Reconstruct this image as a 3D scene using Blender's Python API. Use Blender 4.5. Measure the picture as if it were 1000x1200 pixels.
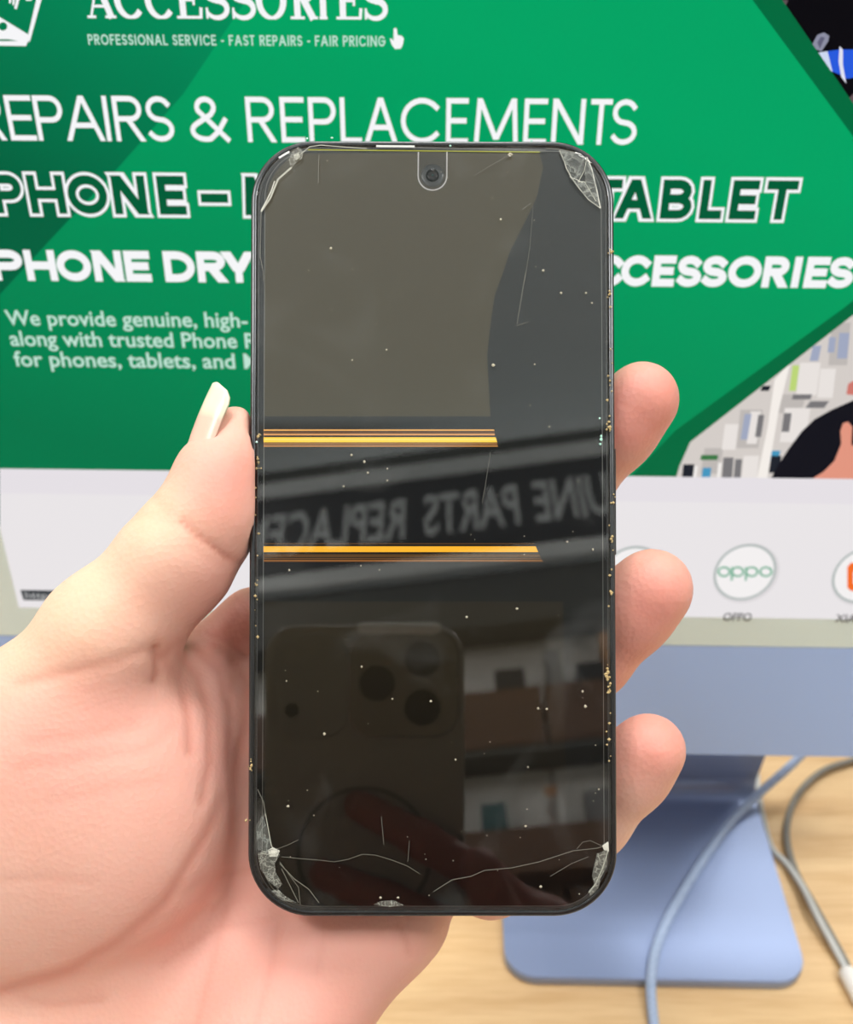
import bpy, bmesh, math, random
import numpy as np
from mathutils import Vector, Matrix
random.seed(7)
for o in list(bpy.data.objects): bpy.data.objects.remove(o)
S = bpy.context.scene; C = S.collection

# ------------------------------------------------------------------ camera
FPX, CX, CY = 1150.0, 500.0, 800.0           # focal length and principal point for a 1000x1200 frame
CAMZ, PITCH, ROLL = 0.401, 0.7327, 0.0021
FW = np.array([0, math.cos(PITCH), -math.sin(PITCH)])
u0 = np.array([0, math.sin(PITCH), math.cos(PITCH)]); x0 = np.array([1.0, 0, 0])
RX = math.cos(ROLL)*x0 + math.sin(ROLL)*u0
UP = -math.sin(ROLL)*x0 + math.cos(ROLL)*u0
EYE = np.array([0, 0, CAMZ])
cd = bpy.data.cameras.new('camera'); cam = bpy.data.objects.new('camera', cd); C.objects.link(cam)
cam.matrix_world = Matrix(((RX[0], UP[0], -FW[0], 0), (RX[1], UP[1], -FW[1], 0), (RX[2], UP[2], -FW[2], CAMZ), (0, 0, 0, 1)))
cd.sensor_fit = 'HORIZONTAL'; cd.sensor_width = 36; cd.lens = 36*FPX/1000
cd.shift_y = (CY-600)/1000; cd.clip_start = 0.001; cd.clip_end = 50
cd.dof.use_dof = True; cd.dof.focus_distance = 0.200; cd.dof.aperture_fstop = cd.lens/1.85
S.camera = cam
# ------------------------------------------------------------------ world, exposure
w = bpy.data.worlds.new('world'); S.world = w; w.use_nodes = True
w.node_tree.nodes['Background'].inputs[0].default_value = (.9, .95, 1, 1)
w.node_tree.nodes['Background'].inputs[1].default_value = 0.3
S.view_settings.view_transform = 'Standard'; S.view_settings.look = 'None'
S.view_settings.exposure = 0.0; S.view_settings.gamma = 1; S.view_settings.use_curve_mapping = False

def area(name, loc, size, power, color, target=None, sy=None):
    d = bpy.data.lights.new(name, 'AREA'); d.shape = 'RECTANGLE'; d.size = size; d.size_y = sy or size
    d.energy = power; d.color = color
    o = bpy.data.objects.new(name, d); C.objects.link(o); o.location = loc
    if target is not None:
        o.rotation_euler = (Vector(target)-Vector(loc)).to_track_quat('-Z', 'Y').to_euler()
    return o
CEIL = 2.30; FLOOR = -0.74
LAMPS = [(-1.0, -0.45), (1.0, -0.45), (-1.0, 1.2), (1.0, 1.2), (0.0, 0.55)]
for i, (lx, ly) in enumerate(LAMPS):
    area('panel_light', (lx, ly, CEIL-0.045), 0.55, (14, 18, 13, 13, 17)[i], (1, .985, .965))
area('downlight', (-.60, -.65, CEIL-.03), .11, 4, (1, .985, .965), (.1, .25, 0))

# ------------------------------------------------------------------ helpers
def lin(c):
    return tuple((v/255/12.92 if v/255 <= .04045 else ((v/255+.055)/1.055)**2.4) for v in c)
def mat(name, col, rough=.5, metal=0, emit=None, es=1.0, spec=.5, sss=0, raw=False):
    m = bpy.data.materials.new(name); m.use_nodes = True
    p = m.node_tree.nodes['Principled BSDF']
    c = col if raw else lin(col)
    p.inputs['Base Color'].default_value = (*c, 1); p.inputs['Roughness'].default_value = rough
    p.inputs['Metallic'].default_value = metal; p.inputs['Specular IOR Level'].default_value = spec
    if emit is not None:
        p.inputs['Emission Color'].default_value = (*lin(emit), 1); p.inputs['Emission Strength'].default_value = es
    return m
def shown(name, col, es=1.0):                 # something lit up on a display
    return mat(name, (0, 0, 0), .35, emit=col, es=es, spec=.08)
def nd(m, t, **kw):
    n = m.node_tree.nodes.new(t)
    for k, v in kw.items(): setattr(n, k, v)
    return n
def lk(m, a, b): m.node_tree.links.new(a, b)
def add_bump(m, scale, strength, dist=.001, detail=4, stretch=None):
    p = m.node_tree.nodes['Principled BSDF']; tc = nd(m, 'ShaderNodeTexCoord'); n = nd(m, 'ShaderNodeTexNoise')
    n.inputs['Scale'].default_value = scale; n.inputs['Detail'].default_value = detail
    b = nd(m, 'ShaderNodeBump'); b.inputs['Strength'].default_value = strength; b.inputs['Distance'].default_value = dist
    if stretch:
        mp = nd(m, 'ShaderNodeMapping'); mp.inputs['Scale'].default_value = stretch
        lk(m, tc.outputs['Object'], mp.inputs[0]); lk(m, mp.outputs[0], n.inputs['Vector'])
    else: lk(m, tc.outputs['Object'], n.inputs['Vector'])
    lk(m, n.outputs['Fac'], b.inputs['Height']); lk(m, b.outputs[0], p.inputs['Normal']); return n
def empty(name, loc=(0, 0, 0), label=None, cat=None, group=None, rz=0, mw=None):
    o = bpy.data.objects.new(name, None); C.objects.link(o); o.empty_display_size = .02
    if mw is not None: o.matrix_world = mw
    else: o.location = loc; o.rotation_euler = (0, 0, rz)
    tag(o, label, cat, group); return o
def tag(o, label=None, cat=None, group=None, kind=None):
    if label: o['label'] = label
    if cat: o['category'] = cat
    if group: o['group'] = group
    if kind: o['kind'] = kind
    return o
def link(name, me, m=None, parent=None, smooth=False):
    if m: me.materials.append(m)
    if smooth:
        me.polygons.foreach_set('use_smooth', [True]*len(me.polygons))
    o = bpy.data.objects.new(name, me); C.objects.link(o)
    if parent: o.parent = parent
    return o
def mk(name, vs, fs, m, parent=None, smooth=False):
    me = bpy.data.meshes.new(name); me.from_pydata([tuple(map(float, v)) for v in vs], [], fs); me.update()
    return link(name, me, m, parent, smooth)
def frombm(name, bm, m, parent=None, smooth=False):
    bmesh.ops.recalc_face_normals(bm, faces=bm.faces)
    me = bpy.data.meshes.new(name); bm.to_mesh(me); bm.free(); return link(name, me, m, parent, smooth)
def bbox(bm, x0, x1, y0, y1, z0, z1, bev=0, mtx=None, seg=2):
    r = bmesh.ops.create_cube(bm, size=1)
    for v in r['verts']:
        v.co = Vector(((x0+x1)/2+v.co.x*(x1-x0), (y0+y1)/2+v.co.y*(y1-y0), (z0+z1)/2+v.co.z*(z1-z0)))
    vs = r['verts']
    if bev:
        es = list({e for v in vs for e in v.link_edges})
        g = bmesh.ops.bevel(bm, geom=es, offset=bev, segments=seg, affect='EDGES', profile=.5); vs = list({v for f in g['faces'] for v in f.verts} | {v for v in vs if v.is_valid})
    if mtx is not None: bmesh.ops.transform(bm, matrix=mtx, verts=vs)
def box(name, x0, x1, y0, y1, z0, z1, m, parent=None, bev=0, smooth=False):
    bm = bmesh.new(); bbox(bm, x0, x1, y0, y1, z0, z1, bev); return frombm(name, bm, m, parent, smooth)
def rrect(x0, x1, y0, y1, r, seg=12):
    pts = []
    for cx, cy, a0 in ((x1-r, y1-r, 0), (x0+r, y1-r, 90), (x0+r, y0+r, 180), (x1-r, y0+r, 270)):
        for i in range(seg+1):
            a = math.radians(a0+90*i/seg)
            # slightly squared curve as on a phone
            pts.append((cx+r*math.cos(a), cy+r*math.sin(a)))
    return pts
def loft(name, rings, m, parent, cap0=True, cap1=True, smooth=True, closed=True):
    n = len(rings[0]); vs = [p for r in rings for p in r]; fs = []
    for k in range(len(rings)-1):
        for i in range(n if closed else n-1):
            j = (i+1) % n; fs.append((k*n+i, k*n+j, (k+1)*n+j, (k+1)*n+i))
    if cap0: fs.append(tuple(range(n))[::-1])
    if cap1: fs.append(tuple((len(rings)-1)*n+i for i in range(n)))
    bm = bmesh.new(); me = bpy.data.meshes.new(name); me.from_pydata([tuple(map(float, v)) for v in vs], [], fs)
    bm.from_mesh(me); bpy.data.meshes.remove(me)
    o = frombm(name, bm, m, parent, False)
    if smooth:
        for p in o.data.polygons: p.use_smooth = len(p.vertices) <= 4
    return o
def tube(name, pts, r, m, parent=None, seg=12, sub=8, rads=None):
    P = [Vector(p) for p in pts]; Q = []; RR = []
    for i in range(len(P)-1):                       # catmull-rom
        a, b, c, d = P[max(i-1, 0)], P[i], P[i+1], P[min(i+2, len(P)-1)]
        for k in range(sub):
            t = k/sub; Q.append(.5*((2*b)+(c-a)*t+(2*a-5*b+4*c-d)*t*t+(3*b-a-3*c+d)*t**3))
            RR.append(r if rads is None else rads[i]*(1-t)+rads[i+1]*t)
    Q.append(P[-1]); RR.append(r if rads is None else rads[-1])
    rings = []; nrm = None
    for i, q in enumerate(Q):
        t = (Q[min(i+1, len(Q)-1)]-Q[max(i-1, 0)]).normalized()
        if nrm is None: nrm = t.orthogonal().normalized()
        nrm = (nrm-t*nrm.dot(t)).normalized(); bn = t.cross(nrm)
        rings.append([q+RR[i]*(math.cos(2*math.pi*k/seg)*nrm+math.sin(2*math.pi*k/seg)*bn) for k in range(seg)])
    return loft(name, rings, m, parent)
def disc_pts(cx, cy, r, n=32, z=0): return [(cx+r*math.cos(2*math.pi*i/n), cy+r*math.sin(2*math.pi*i/n), z) for i in range(n)]
def lathe(name, prof, m, parent, mtx=None, seg=32, smooth=True):
    vs = []; fs = []
    for r, z in prof:
        for i in range(seg):
            a = 2*math.pi*i/seg; vs.append((r*math.cos(a), r*math.sin(a), z))
    for k in range(len(prof)-1):
        for i in range(seg):
            j = (i+1) % seg; fs.append((k*seg+i, k*seg+j, (k+1)*seg+j, (k+1)*seg+i))
    fs.append(tuple(range(seg))[::-1]); fs.append(tuple((len(prof)-1)*seg+i for i in range(seg)))
    if mtx is not None: vs = [mtx @ Vector(v) for v in vs]
    o = mk(name, vs, fs, m, parent)
    if smooth:
        for p in o.data.polygons: p.use_smooth = len(p.vertices) == 4
    return o
def ray(px, py):
    return (px-CX)/FPX*RX - (py-CY)/FPX*UP + FW       # unit depth along the axis
def at(px, py, depth): return EYE + ray(px, py)*depth
def on_z(px, py, z):
    r = ray(px, py); t = (z-EYE[2])/r[2]; return tuple(EYE+r*t)

# ================================================================== the room
m_wall = mat('wall_paint', (226, 224, 216), .8); add_bump(m_wall, 60, .15)
m_ceil = mat('ceiling_paint', (240, 240, 238), .9); add_bump(m_ceil, 90, .2)
m_floor = mat('floor_vinyl', (185, 182, 178), .4); add_bump(m_floor, 8, .1)
def structure(name, x0, x1, y0, y1, z0, z1, m):
    return tag(box(name, x0, x1, y0, y1, z0, z1, m), kind='structure')
structure('floor', -2.6, 2.6, -1.7, 2.2, FLOOR-.1, FLOOR, m_floor)
structure('ceiling', -2.6, 2.6, -1.7, 2.2, CEIL, CEIL+.1, m_ceil)
structure('wall_left', -2.6, -2.5, -1.7, 2.2, FLOOR, CEIL, m_wall)
structure('wall_right', 2.5, 2.6, -1.7, 2.2, FLOOR, CEIL, m_wall)
structure('wall_front', -2.5, 2.5, 2.1, 2.2, FLOOR, CEIL, m_wall)
structure('wall_back', -2.5, 2.5, -1.7, -1.6, FLOOR, CEIL, m_wall)
m_lframe = mat('lamp_frame', (235, 235, 235), .4)
m_lglow = mat('lamp_diffuser', (255, 255, 255), .5, emit=(255, 250, 242), es=3)
LW = ('front left', 'front right', 'back left', 'back right', 'middle')
for i, (lx, ly) in enumerate(LAMPS):
    t = empty('ceiling_light', (lx, ly, CEIL), 'square white ceiling panel light at the %s of the shop ceiling' % LW[i], 'ceiling light', 'ceiling panel lights')
    box('frame', -.30, .30, -.30, .30, -.03, 0, m_lframe, t, .004)
    box('diffuser', -.27, .27, -.27, .27, -.035, -.0301, m_lglow, t)

# ================================================================== desk
m_wood = mat('pale_oak', (226, 196, 150), .45)
def wood(m, ca, cb, sc=(1, 9, 1), s=6):
    p = m.node_tree.nodes['Principled BSDF']; tc = nd(m, 'ShaderNodeTexCoord'); mp = nd(m, 'ShaderNodeMapping')
    mp.inputs['Scale'].default_value = sc
    n = nd(m, 'ShaderNodeTexNoise'); n.inputs['Scale'].default_value = s; n.inputs['Detail'].default_value = 8; n.inputs['Distortion'].default_value = .7
    n2 = nd(m, 'ShaderNodeTexNoise'); n2.inputs['Scale'].default_value = s*7; n2.inputs['Detail'].default_value = 3
    r = nd(m, 'ShaderNodeValToRGB'); r.color_ramp.elements[0].position = .3; r.color_ramp.elements[1].position = .72
    r.color_ramp.elements[0].color = (*lin(ca), 1); r.color_ramp.elements[1].color = (*lin(cb), 1)
    mx = nd(m, 'ShaderNodeMath', operation='MULTIPLY_ADD'); mx.inputs[1].default_value = .35
    ad = nd(m, 'ShaderNodeMath', operation='MULTIPLY_ADD'); ad.inputs[1].default_value = .65; 
    lk(m, tc.outputs['Object'], mp.inputs[0]); lk(m, mp.outputs[0], n.inputs['Vector']); lk(m, mp.outputs[0], n2.inputs['Vector'])
    lk(m, n2.outputs['Fac'], mx.inputs[0]); mx.inputs[2].default_value = 0
    lk(m, n.outputs['Fac'], ad.inputs[0]); lk(m, mx.outputs[0], ad.inputs[2])
    lk(m, ad.outputs[0], r.inputs[0]); lk(m, r.outputs[0], p.inputs['Base Color'])
wood(m_wood, (205, 166, 116), (238, 208, 160), (1.2, 16, 1), 5)
t = empty('downlight', (-.60, -.65, CEIL), 'small round white downlight in the ceiling left of the added glow panel', 'ceiling light')
lathe('ring', [(.085, 0), (.085, -.006), (.075, -.010), (.066, -.010), (.064, -.002)], m_lframe, t)
t = empty('added_glow_panel', (.10, -.60, CEIL), 'wide cool white glow panel added to the ceiling to brighten its reflection', 'ceiling light')  # glowing panel added so the ceiling mirrors bright and even in the phone
box('frame', -.60, .60, -.37, .37, -.03, 0, m_lframe, t, .004)
box('diffuser', -.58, .58, -.36, .36, -.034, -.0301, mat('added_panel_glow', (200, 200, 200), .6, emit=(188, 204, 206), es=.85), t)
desk = empty('desk', (0, .45, FLOOR), 'pale oak desk with fine horizontal grain under the blue computer stand', 'desk')
box('tabletop', -.9, 1.1, -.42, .60, -FLOOR-.03, -FLOOR, m_wood, desk, .003)
m_leg = mat('desk_leg_paint', (200, 200, 200), .4)
for lx in (-.85, 1.05):
    for ly in (-.36, .54): box('leg', lx-.025, lx+.025, ly-.025, ly+.025, 0, -FLOOR-.0301, m_leg, desk, .003)

# ================================================================== desktop computer
IX, IY, IYAW, TILT = .1045, .2391, -.0197, .1817
SB, SD, CH, BZ, FWD, FD = .1105, .0403, .0507, .0125, .137, .1154
cyw, syw = math.cos(IYAW), math.sin(IYAW)
imac = empty('desktop_computer', (IX, IY, 0), 'pale blue all-in-one desktop computer showing a green repair shop web page', 'computer', rz=IYAW)
def il(P):                                     # world -> computer local
    d = P-np.array([IX, IY, 0]); return np.array([d[0]*cyw+d[1]*syw, -d[0]*syw+d[1]*cyw, d[2]])
SN = np.array([0, -math.cos(TILT), math.sin(TILT)])     # screen normal, local
SUPV = np.array([0, math.sin(TILT), math.cos(TILT)])
SO = np.array([0, SD, SB])
def scr(px, py):                               # pixel -> (a, h) on the display plane
    o = il(EYE); r = ray(px, py); d = np.array([r[0]*cyw+r[1]*syw, -r[0]*syw+r[1]*cyw, r[2]])
    t = ((SO-o)@SN)/(d@SN); P = o+d*t; return P[0], (P-SO)@SUPV
def sp(a, h, off=0.0): return SO+SUPV*h+np.array([a, 0, 0])+SN*off
m_blue = mat('pale_blue_aluminium', (162, 188, 236), .42, .0); add_bump(m_blue, 900, .05, .0003)
m_bluef = mat('blue_anodised_stand', (142, 160, 198), .33, .35); add_bump(m_bluef, 900, .05, .0003)
m_bezel = mat('pale_bezel_glass', (214, 227, 222), .25)
m_back = mat('deep_blue_back', (60, 90, 150), .4)
HW = .2735; TOPH = CH+BZ+.293+BZ
def slab(name, outline, o0, o1, m, parent, bevel=.0):
    rings = [[sp(a, h, o0) for a, h in outline], [sp(a, h, o1) for a, h in outline]]
    return loft(name, rings, m, parent, smooth=False)
out = rrect(-HW, HW, 0, TOPH, .012)
slab('housing', out, -.0115, -.0012, m_back, imac)
slab('chin', [p for p in rrect(-HW, HW, 0, CH+.012, .010) if p[1] < CH*.6]+[(-HW, CH), (HW, CH)][::1] if False else
     [(-HW, CH), (-HW, .011)]+[(-HW+.011-.011*math.cos(math.radians(a)), .011-.011*math.sin(math.radians(a))) for a in range(10, 91, 10)]
     + [(HW-.011+.011*math.sin(math.radians(a)), .011-.011*math.cos(math.radians(a))) for a in range(0, 91, 10)]+[(HW, CH)],
     -.0011, 0, m_blue, imac)
slab('bezel', [(-HW, CH+.0003), (HW, CH+.0003)]+[(HW-.011+.011*math.cos(math.radians(a)), TOPH-.011+.011*math.sin(math.radians(a))) for a in range(0, 91, 10)]
     + [(-HW+.011+.011*math.cos(math.radians(a)), TOPH-.011+.011*math.sin(math.radians(a))) for a in range(90, 181, 10)], -.0011, .0, m_bezel, imac)
# stand: one bent sheet
hw = FWD/2
prof = [(0.0, .0), (0.0, .0058)]
bend_y, br = FD, .011
prof_top = [(0.0, .0058), (FD-br, .0058)]
outer = [(0, 0), (FD+.006, 0)]
poly = [(0.0008, 0), (0, .0008), (0, .0050), (.0008, .0058), (FD-br, .0058)]
for a in range(15, 90, 15):
    poly.append((FD-br+br*math.sin(math.radians(a)), .0058+br*(1-math.cos(math.radians(a)))))
lean = .02
poly += [(FD, .0058+br), (FD-.012, .165), (FD-.006, .166), (FD+.0062, .0058+br)]
for a in range(75, 0, -15):
    poly.append((FD-br+(br+.006)*math.sin(math.radians(a)), .0168-(br+.006)*math.cos(math.radians(a))))
poly.append((FD-br, 0))
def stand_half(x): return [(x, y, z) for y, z in poly]
# plan outline has rounded front corners: build as strips of the profile whose front is pulled back near the sides
rc = .014; rings = []
xs = [-hw+rc*(1-math.cos(math.radians(a))) for a in range(0, 91, 15)]; xs += [-x for x in xs[::-1]]
for x in xs:
    e = max(0, abs(x)-(hw-rc)); pull = rc-math.sqrt(max(0, rc*rc-e*e))
    rings.append([(x, y+pull if y < .02 else y, z) for y, z in poly])
st = loft('stand', rings, m_bluef, imac, smooth=True)
mod = st.modifiers.new('es', 'EDGE_SPLIT'); mod.split_angle = math.radians(40)
m_hinge = mat('hinge_metal', (150, 160, 180), .35, .8)
bm = bmesh.new(); bbox(bm, -.03, .03, FD-.052, FD-.003, .140, .158, .004); frombm('hinge', bm, m_hinge, imac)

# display and page
disp = slab('display', [(-.2605, CH+BZ), (.2605, CH+BZ), (.2605, CH+BZ+.293), (-.2605, CH+BZ+.293)], 0.00001, .00006, shown('page_white', (233, 229, 231)), imac)
EDGE = [(-.2605, .2605), (CH+BZ, CH+BZ+.293)]
def clampS(p): return (min(max(p[0], EDGE[0][0]), EDGE[0][1]), min(max(p[1], EDGE[1][0]), EDGE[1][1]))
LAY = lambda k: .00008+k*.00004
def flat(name, pts, m, k, px=True, parent=None):
    ps = [clampS(scr(*p)) if px else p for p in pts]
    return mk(name, [sp(a, h, LAY(k)) for a, h in ps], [tuple(range(len(ps)))], m, parent or disp)
def multi(name, polys, m, k, px=True, parent=None):
    vs = []; fs = []
    for pts in polys:
        ps = [clampS(scr(*p)) if px else p for p in pts]; fs.append(tuple(range(len(vs), len(vs)+len(ps))))
        vs += [sp(a, h, LAY(k)) for a, h in ps]
    return mk(name, vs, fs, m, parent or disp)
def gradmat(name, ca, cb, pa, pb):             # printed colour gradient between two page points (pixels)
    m = shown(name, ca); p = m.node_tree.nodes['Principled BSDF']
    A = sp(*scr(*pa)); B = sp(*scr(*pb)); D = (B-A)/((B-A)@(B-A))
    tc = nd(m, 'ShaderNodeTexCoord'); vm = nd(m, 'ShaderNodeVectorMath', operation='DOT_PRODUCT'); vm.inputs[1].default_value = tuple(D)
    sb = nd(m, 'ShaderNodeMath', operation='SUBTRACT', use_clamp=True); sb.inputs[1].default_value = float(A@D)
    mx = nd(m, 'ShaderNodeMix', data_type='RGBA'); mx.inputs[6].default_value = (*lin(ca), 1); mx.inputs[7].default_value = (*lin(cb), 1)
    lk(m, tc.outputs['Object'], vm.inputs[0]); lk(m, vm.outputs['Value'], sb.inputs[0]); lk(m, sb.outputs[0], mx.inputs[0])
    lk(m, mx.outputs[2], p.inputs['Emission Color']); return m
BIG = 5000
top_h = CH+BZ+.293
gb = scr(0, 547)[1]; gb2 = scr(1000, 563)[1]; gbm = (gb+gb2)/2
# photo backdrop of the page (right side), then the green hexagon over it
flat('page_photo', [(-.2605, gbm), (.2605, gbm), (.2605, top_h), (-.2605, top_h)], shown('photo_black', (8, 8, 14)), 0, px=False)
m_green = gradmat('banner_green', (0, 118, 73), (0, 164, 100), (330, 590), (480, 20))
hexr = [scr(792, 561), scr(797, 545), scr(809, 518), scr(1000, 369), scr(1130, 262), scr(1000, 121), scr(917, 0), scr(850, -110)]
flat('banner_edge', [(-.2605, gbm)]+[(hexr[0][0], gbm)]+hexr[1:-1]+[scr(840, -130), (-.2605, top_h)], shown('banner_edge_green', (0, 106, 62)), 1, px=False)
hexi = [(scr(740, 560)[0], gbm), scr(792, 504), scr(990, 360), scr(1085, 285), scr(1000, 160), scr(882, 0), scr(815, -110)]
flat('banner', [(-.2605, gbm)]+hexi+[scr(800, -135), (-.2605, top_h)], m_green, 2, px=False)
flat('banner_dark_shape', [(-.2605, scr(0, 345)[1]-.08), scr(0, 345), scr(60, 280), scr(140, 195), scr(215, 110), scr(272, 25), scr(330, -60), scr(390, -150), (-.2605, top_h)],
     gradmat('banner_dark_green', (0, 96, 62), (0, 140, 90), (60, 240), (150, -60)), 3, px=False)  # darker green diagonal shape of the page design
flat('page_section', [(-.2605, gbm), (.2605, gbm), (.2605, scr(800, 588)[1]), (-.2605, scr(800, 588)[1])], shown('page_grey', (229, 224, 229)), 3, px=False)

# ---- stroke lettering
def arc(cx, cy, rx, ry, a0, a1, n=10):
    return [(cx+rx*math.cos(math.radians(a0+(a1-a0)*i/n)), cy+ry*math.sin(math.radians(a0+(a1-a0)*i/n))) for i in range(n+1)]
G = {
 'A': ['D', [(0, 0), (.5, 1)], 'D', [(1, 0), (.5, 1)], [(.24, .33), (.76, .33)]],
 'B': [[(0, 0), (0, 1), (.55, 1)]+arc(.55, .76, .38, .24, 90, -90, 8)+[(0, .52)], [(0, 0), (.6, 0)]+arc(.6, .26, .40, .26, -90, 90, 8)+[(0, .52)]],
 'C': [arc(.55, .5, .55, .5, 42, 318, 20)],
 'D': [[(0, 0), (0, 1), (.4, 1)]+arc(.4, .5, .6, .5, 90, -90, 12)+[(0, 0)]],
 'E': [[(1, 1), (0, 1), (0, 0), (1, 0)], [(0, .51), (.9, .51)]],
 'F': [[(1, 1), (0, 1), (0, 0)], [(0, .5), (.85, .5)]],
 'G': [arc(.5, .5, .5, .5, 45, 360, 20)+[(.55, .5)]],
 'H': [[(0, 0), (0, 1)], [(1, 0), (1, 1)], [(0, .5), (1, .5)]],
 'I': [[(.5, 0), (.5, 1)]],
 'K': [[(0, 0), (0, 1)], 'D', [(1, 1), (.08, .42)], 'D', [(.3, .6), (1, 0)]],
 'L': [[(0, 1), (0, 0), (1, 0)]],
 'M': ['D', [(0, 0), (.07, 1)], 'D', [(1, 0), (.93, 1)], 'D', [(.07, 1), (.5, .08)], 'D', [(.93, 1), (.5, .08)]],
 'N': [[(0, 0), (0, 1)], 'D', [(0, 1), (1, 0)], [(1, 0), (1, 1)]],
 'O': [arc(.5, .5, .5, .5, 0, 360, 28)],
 'P': [[(0, 0), (0, 1), (.6, 1)]+arc(.6, .73, .40, .27, 90, -90, 10)+[(0, .46)]],
 'R': [[(0, 0), (0, 1), (.58, 1)]+arc(.58, .75, .38, .25, 90, -90, 10)+[(0, .5)], 'D', [(.46, .5), (1, 0)]],
 'S': [arc(.5, .745, .46, .255, 30, 270, 12)+arc(.5, .245, .5, .245, 90, -150, 12)],
 'T': [[(0, 1), (1, 1)], [(.5, 1), (.5, 0)]],
 'U': [[(0, 1), (0, .4)]+arc(.5, .4, .5, .4, 180, 360, 12)+[(1, 1)]],
 'V': ['D', [(0, 1), (.5, 0)], 'D', [(1, 1), (.5, 0)]],
 'W': [[(0, 1), (.26, 0), (.5, .9), (.74, 0), (1, 1)]],
 'X': ['D', [(0, 0), (1, 1)], 'D', [(0, 1), (1, 0)]],
 'Y': ['D', [(0, 1), (.5, .42)], 'D', [(1, 1), (.5, .42)], [(.5, .42), (.5, 0)]],
 '-': [[(0, .42), (1, .42)]],
 '&': [[(1, 0), (.2, .72)]+arc(.42, .8, .24, .2, 200, -20, 10)+[(.56, .62), (.12, .38)]+arc(.38, .22, .38, .22, 150, 290, 10)+[(.75, .2), (.95, .48)]],
}
def ribbon(pts, w, closed=False, cap=.5):
    P = [Vector((x, y)) for x, y in pts]
    Q = [P[0]]
    for p in P[1:]:
        if (p-Q[-1]).length > 1e-6: Q.append(p)
    P = Q
    if (P[0]-P[-1]).length < 1e-5 and len(P) > 3: closed = True; P = P[:-1]
    n = len(P)
    if not closed:
        P[0] = P[0]+(P[0]-P[1]).normalized()*w*cap; P[-1] = P[-1]+(P[-1]-P[-2]).normalized()*w*cap
    L = []; R = []
    for i in range(n):
        a = P[i-1] if (i > 0 or closed) else None; b = P[(i+1) % n] if (i < n-1 or closed) else None
        d1 = (P[i]-a).normalized() if a is not None else None; d2 = (b-P[i]).normalized() if b is not None else None
        if d1 is None: d1 = d2
        if d2 is None: d2 = d1
        n1 = Vector((-d1.y, d1.x)); n2 = Vector((-d2.y, d2.x)); m_ = (n1+n2)
        if m_.length < 1e-4: m_ = n1
        m_.normalize(); k = 1/max(m_.dot(n1), .2); k = k if k < 1.5 else 1.2
        L.append(P[i]+m_*w/2*k); R.append(P[i]-m_*w/2*k)
    quads = []
    for i in range(n if closed else n-1):
        j = (i+1) % n; quads.append([tuple(L[i]), tuple(L[j]), tuple(R[j]), tuple(R[i])])
    return quads
def glyph_quads(ch, x0, x1, y0, y1, w, sk_w=None):
    # skeleton inset by half of sk_w so that the outer edge touches the box
    sk = sk_w if sk_w is not None else w; q = []
    X0, X1, Y0, Y1 = x0+sk/2, x1-sk/2, y0+sk/2, y1-sk/2
    if ch == 'I': X0, X1 = (x0+x1)/2-1e-5, (x0+x1)/2+1e-5
    dia = False
    for st in G[ch]:
        if st == 'D': dia = True; continue
        if dia:                                      # diagonal with level-cut ends
            dia = False; (ua, va), (ub, vb) = st
            xa, ya, xb, yb = X0+(X1-X0)*ua, Y0+(Y1-Y0)*va, X0+(X1-X0)*ub, Y0+(Y1-Y0)*vb
            L_ = math.hypot(xb-xa, yb-ya); hx = w/2*L_/abs(yb-ya); e_ = w/2*(1 if yb > ya else -1)
            ya2 = ya-e_ if va in (0, 1) else ya; yb2 = yb+e_ if vb in (0, 1) else yb+e_*.6
            q.append([(xa-hx, ya2), (xa+hx, ya2), (xb+hx, yb2), (xb-hx, yb2)]); continue
        pts = [(X0+(X1-X0)*x, Y0+(Y1-Y0)*y) for x, y in st]
        q += ribbon(pts, w, cap=.5 if sk_w is None else .5)
    return q
def line_px(name, items, base, top, m, k, wpx, extra=0, parent=None):
    """items: (char, x0px, x1px); base/top: two (x,y) pixel points giving the baseline and the cap line"""
    def yl(l, x): return l[0][1]+(x-l[0][0])*(l[1][1]-l[0][1])/(l[1][0]-l[0][0])
    mid = items[len(items)//2][1]
    hb = sum(scr(x, y)[1] for x, y in base)/2; ht = sum(scr(x, y)[1] for x, y in top)/2
    sc = abs(scr(mid+10, yl(base, mid))[0]-scr(mid, yl(base, mid))[0])/10
    polys = []
    for ch, a, b in items:
        ym = (yl(base, (a+b)/2)+yl(top, (a+b)/2))/2
        xa, xb = scr(a, ym)[0], scr(b, ym)[0]
        if ch in G: polys += glyph_quads(ch, xa, xb, hb, ht, (wpx+extra)*sc, sk_w=wpx*sc)
    return multi(name, polys, m, k, px=False, parent=parent)
def spread(text, x0, x1, widths=None, gap=.16, space=.45):
    W = {'I': .22, 'M': 1.0, 'N': .8, 'A': .9, 'O': .95, 'C': .85, 'E': .6, 'F': .55, 'L': .55, 'P': .62, 'R': .66, 'S': .62, 'T': .62, 'V': .85, '-': .35, 'G': .9, '&': .8}
    ws = [space if c == ' ' else W.get(c, .7)+gap for c in text]; tot = sum(ws)-gap; f = (x1-x0)/tot; x = x0; out_ = []
    for c, w_ in zip(text, ws):
        if c != ' ': out_.append((c, x, x+(w_-gap)*f))
        x += w_*f
    return out_
m_tw = shown('page_lettering_white', (246, 246, 248)); m_tw2 = shown('page_lettering_soft', (190, 226, 210)); m_tg = shown('page_lettering_green', (0, 92, 56))
line_px('tagline', spread('PROFESSIONAL SERVICE - FAST REPAIRS - FAIR PRICING', 103, 452), [(103, 50.2), (452, 56.8)], [(103, 38), (452, 44.2)], m_tw2, 4, 1.7)
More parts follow.
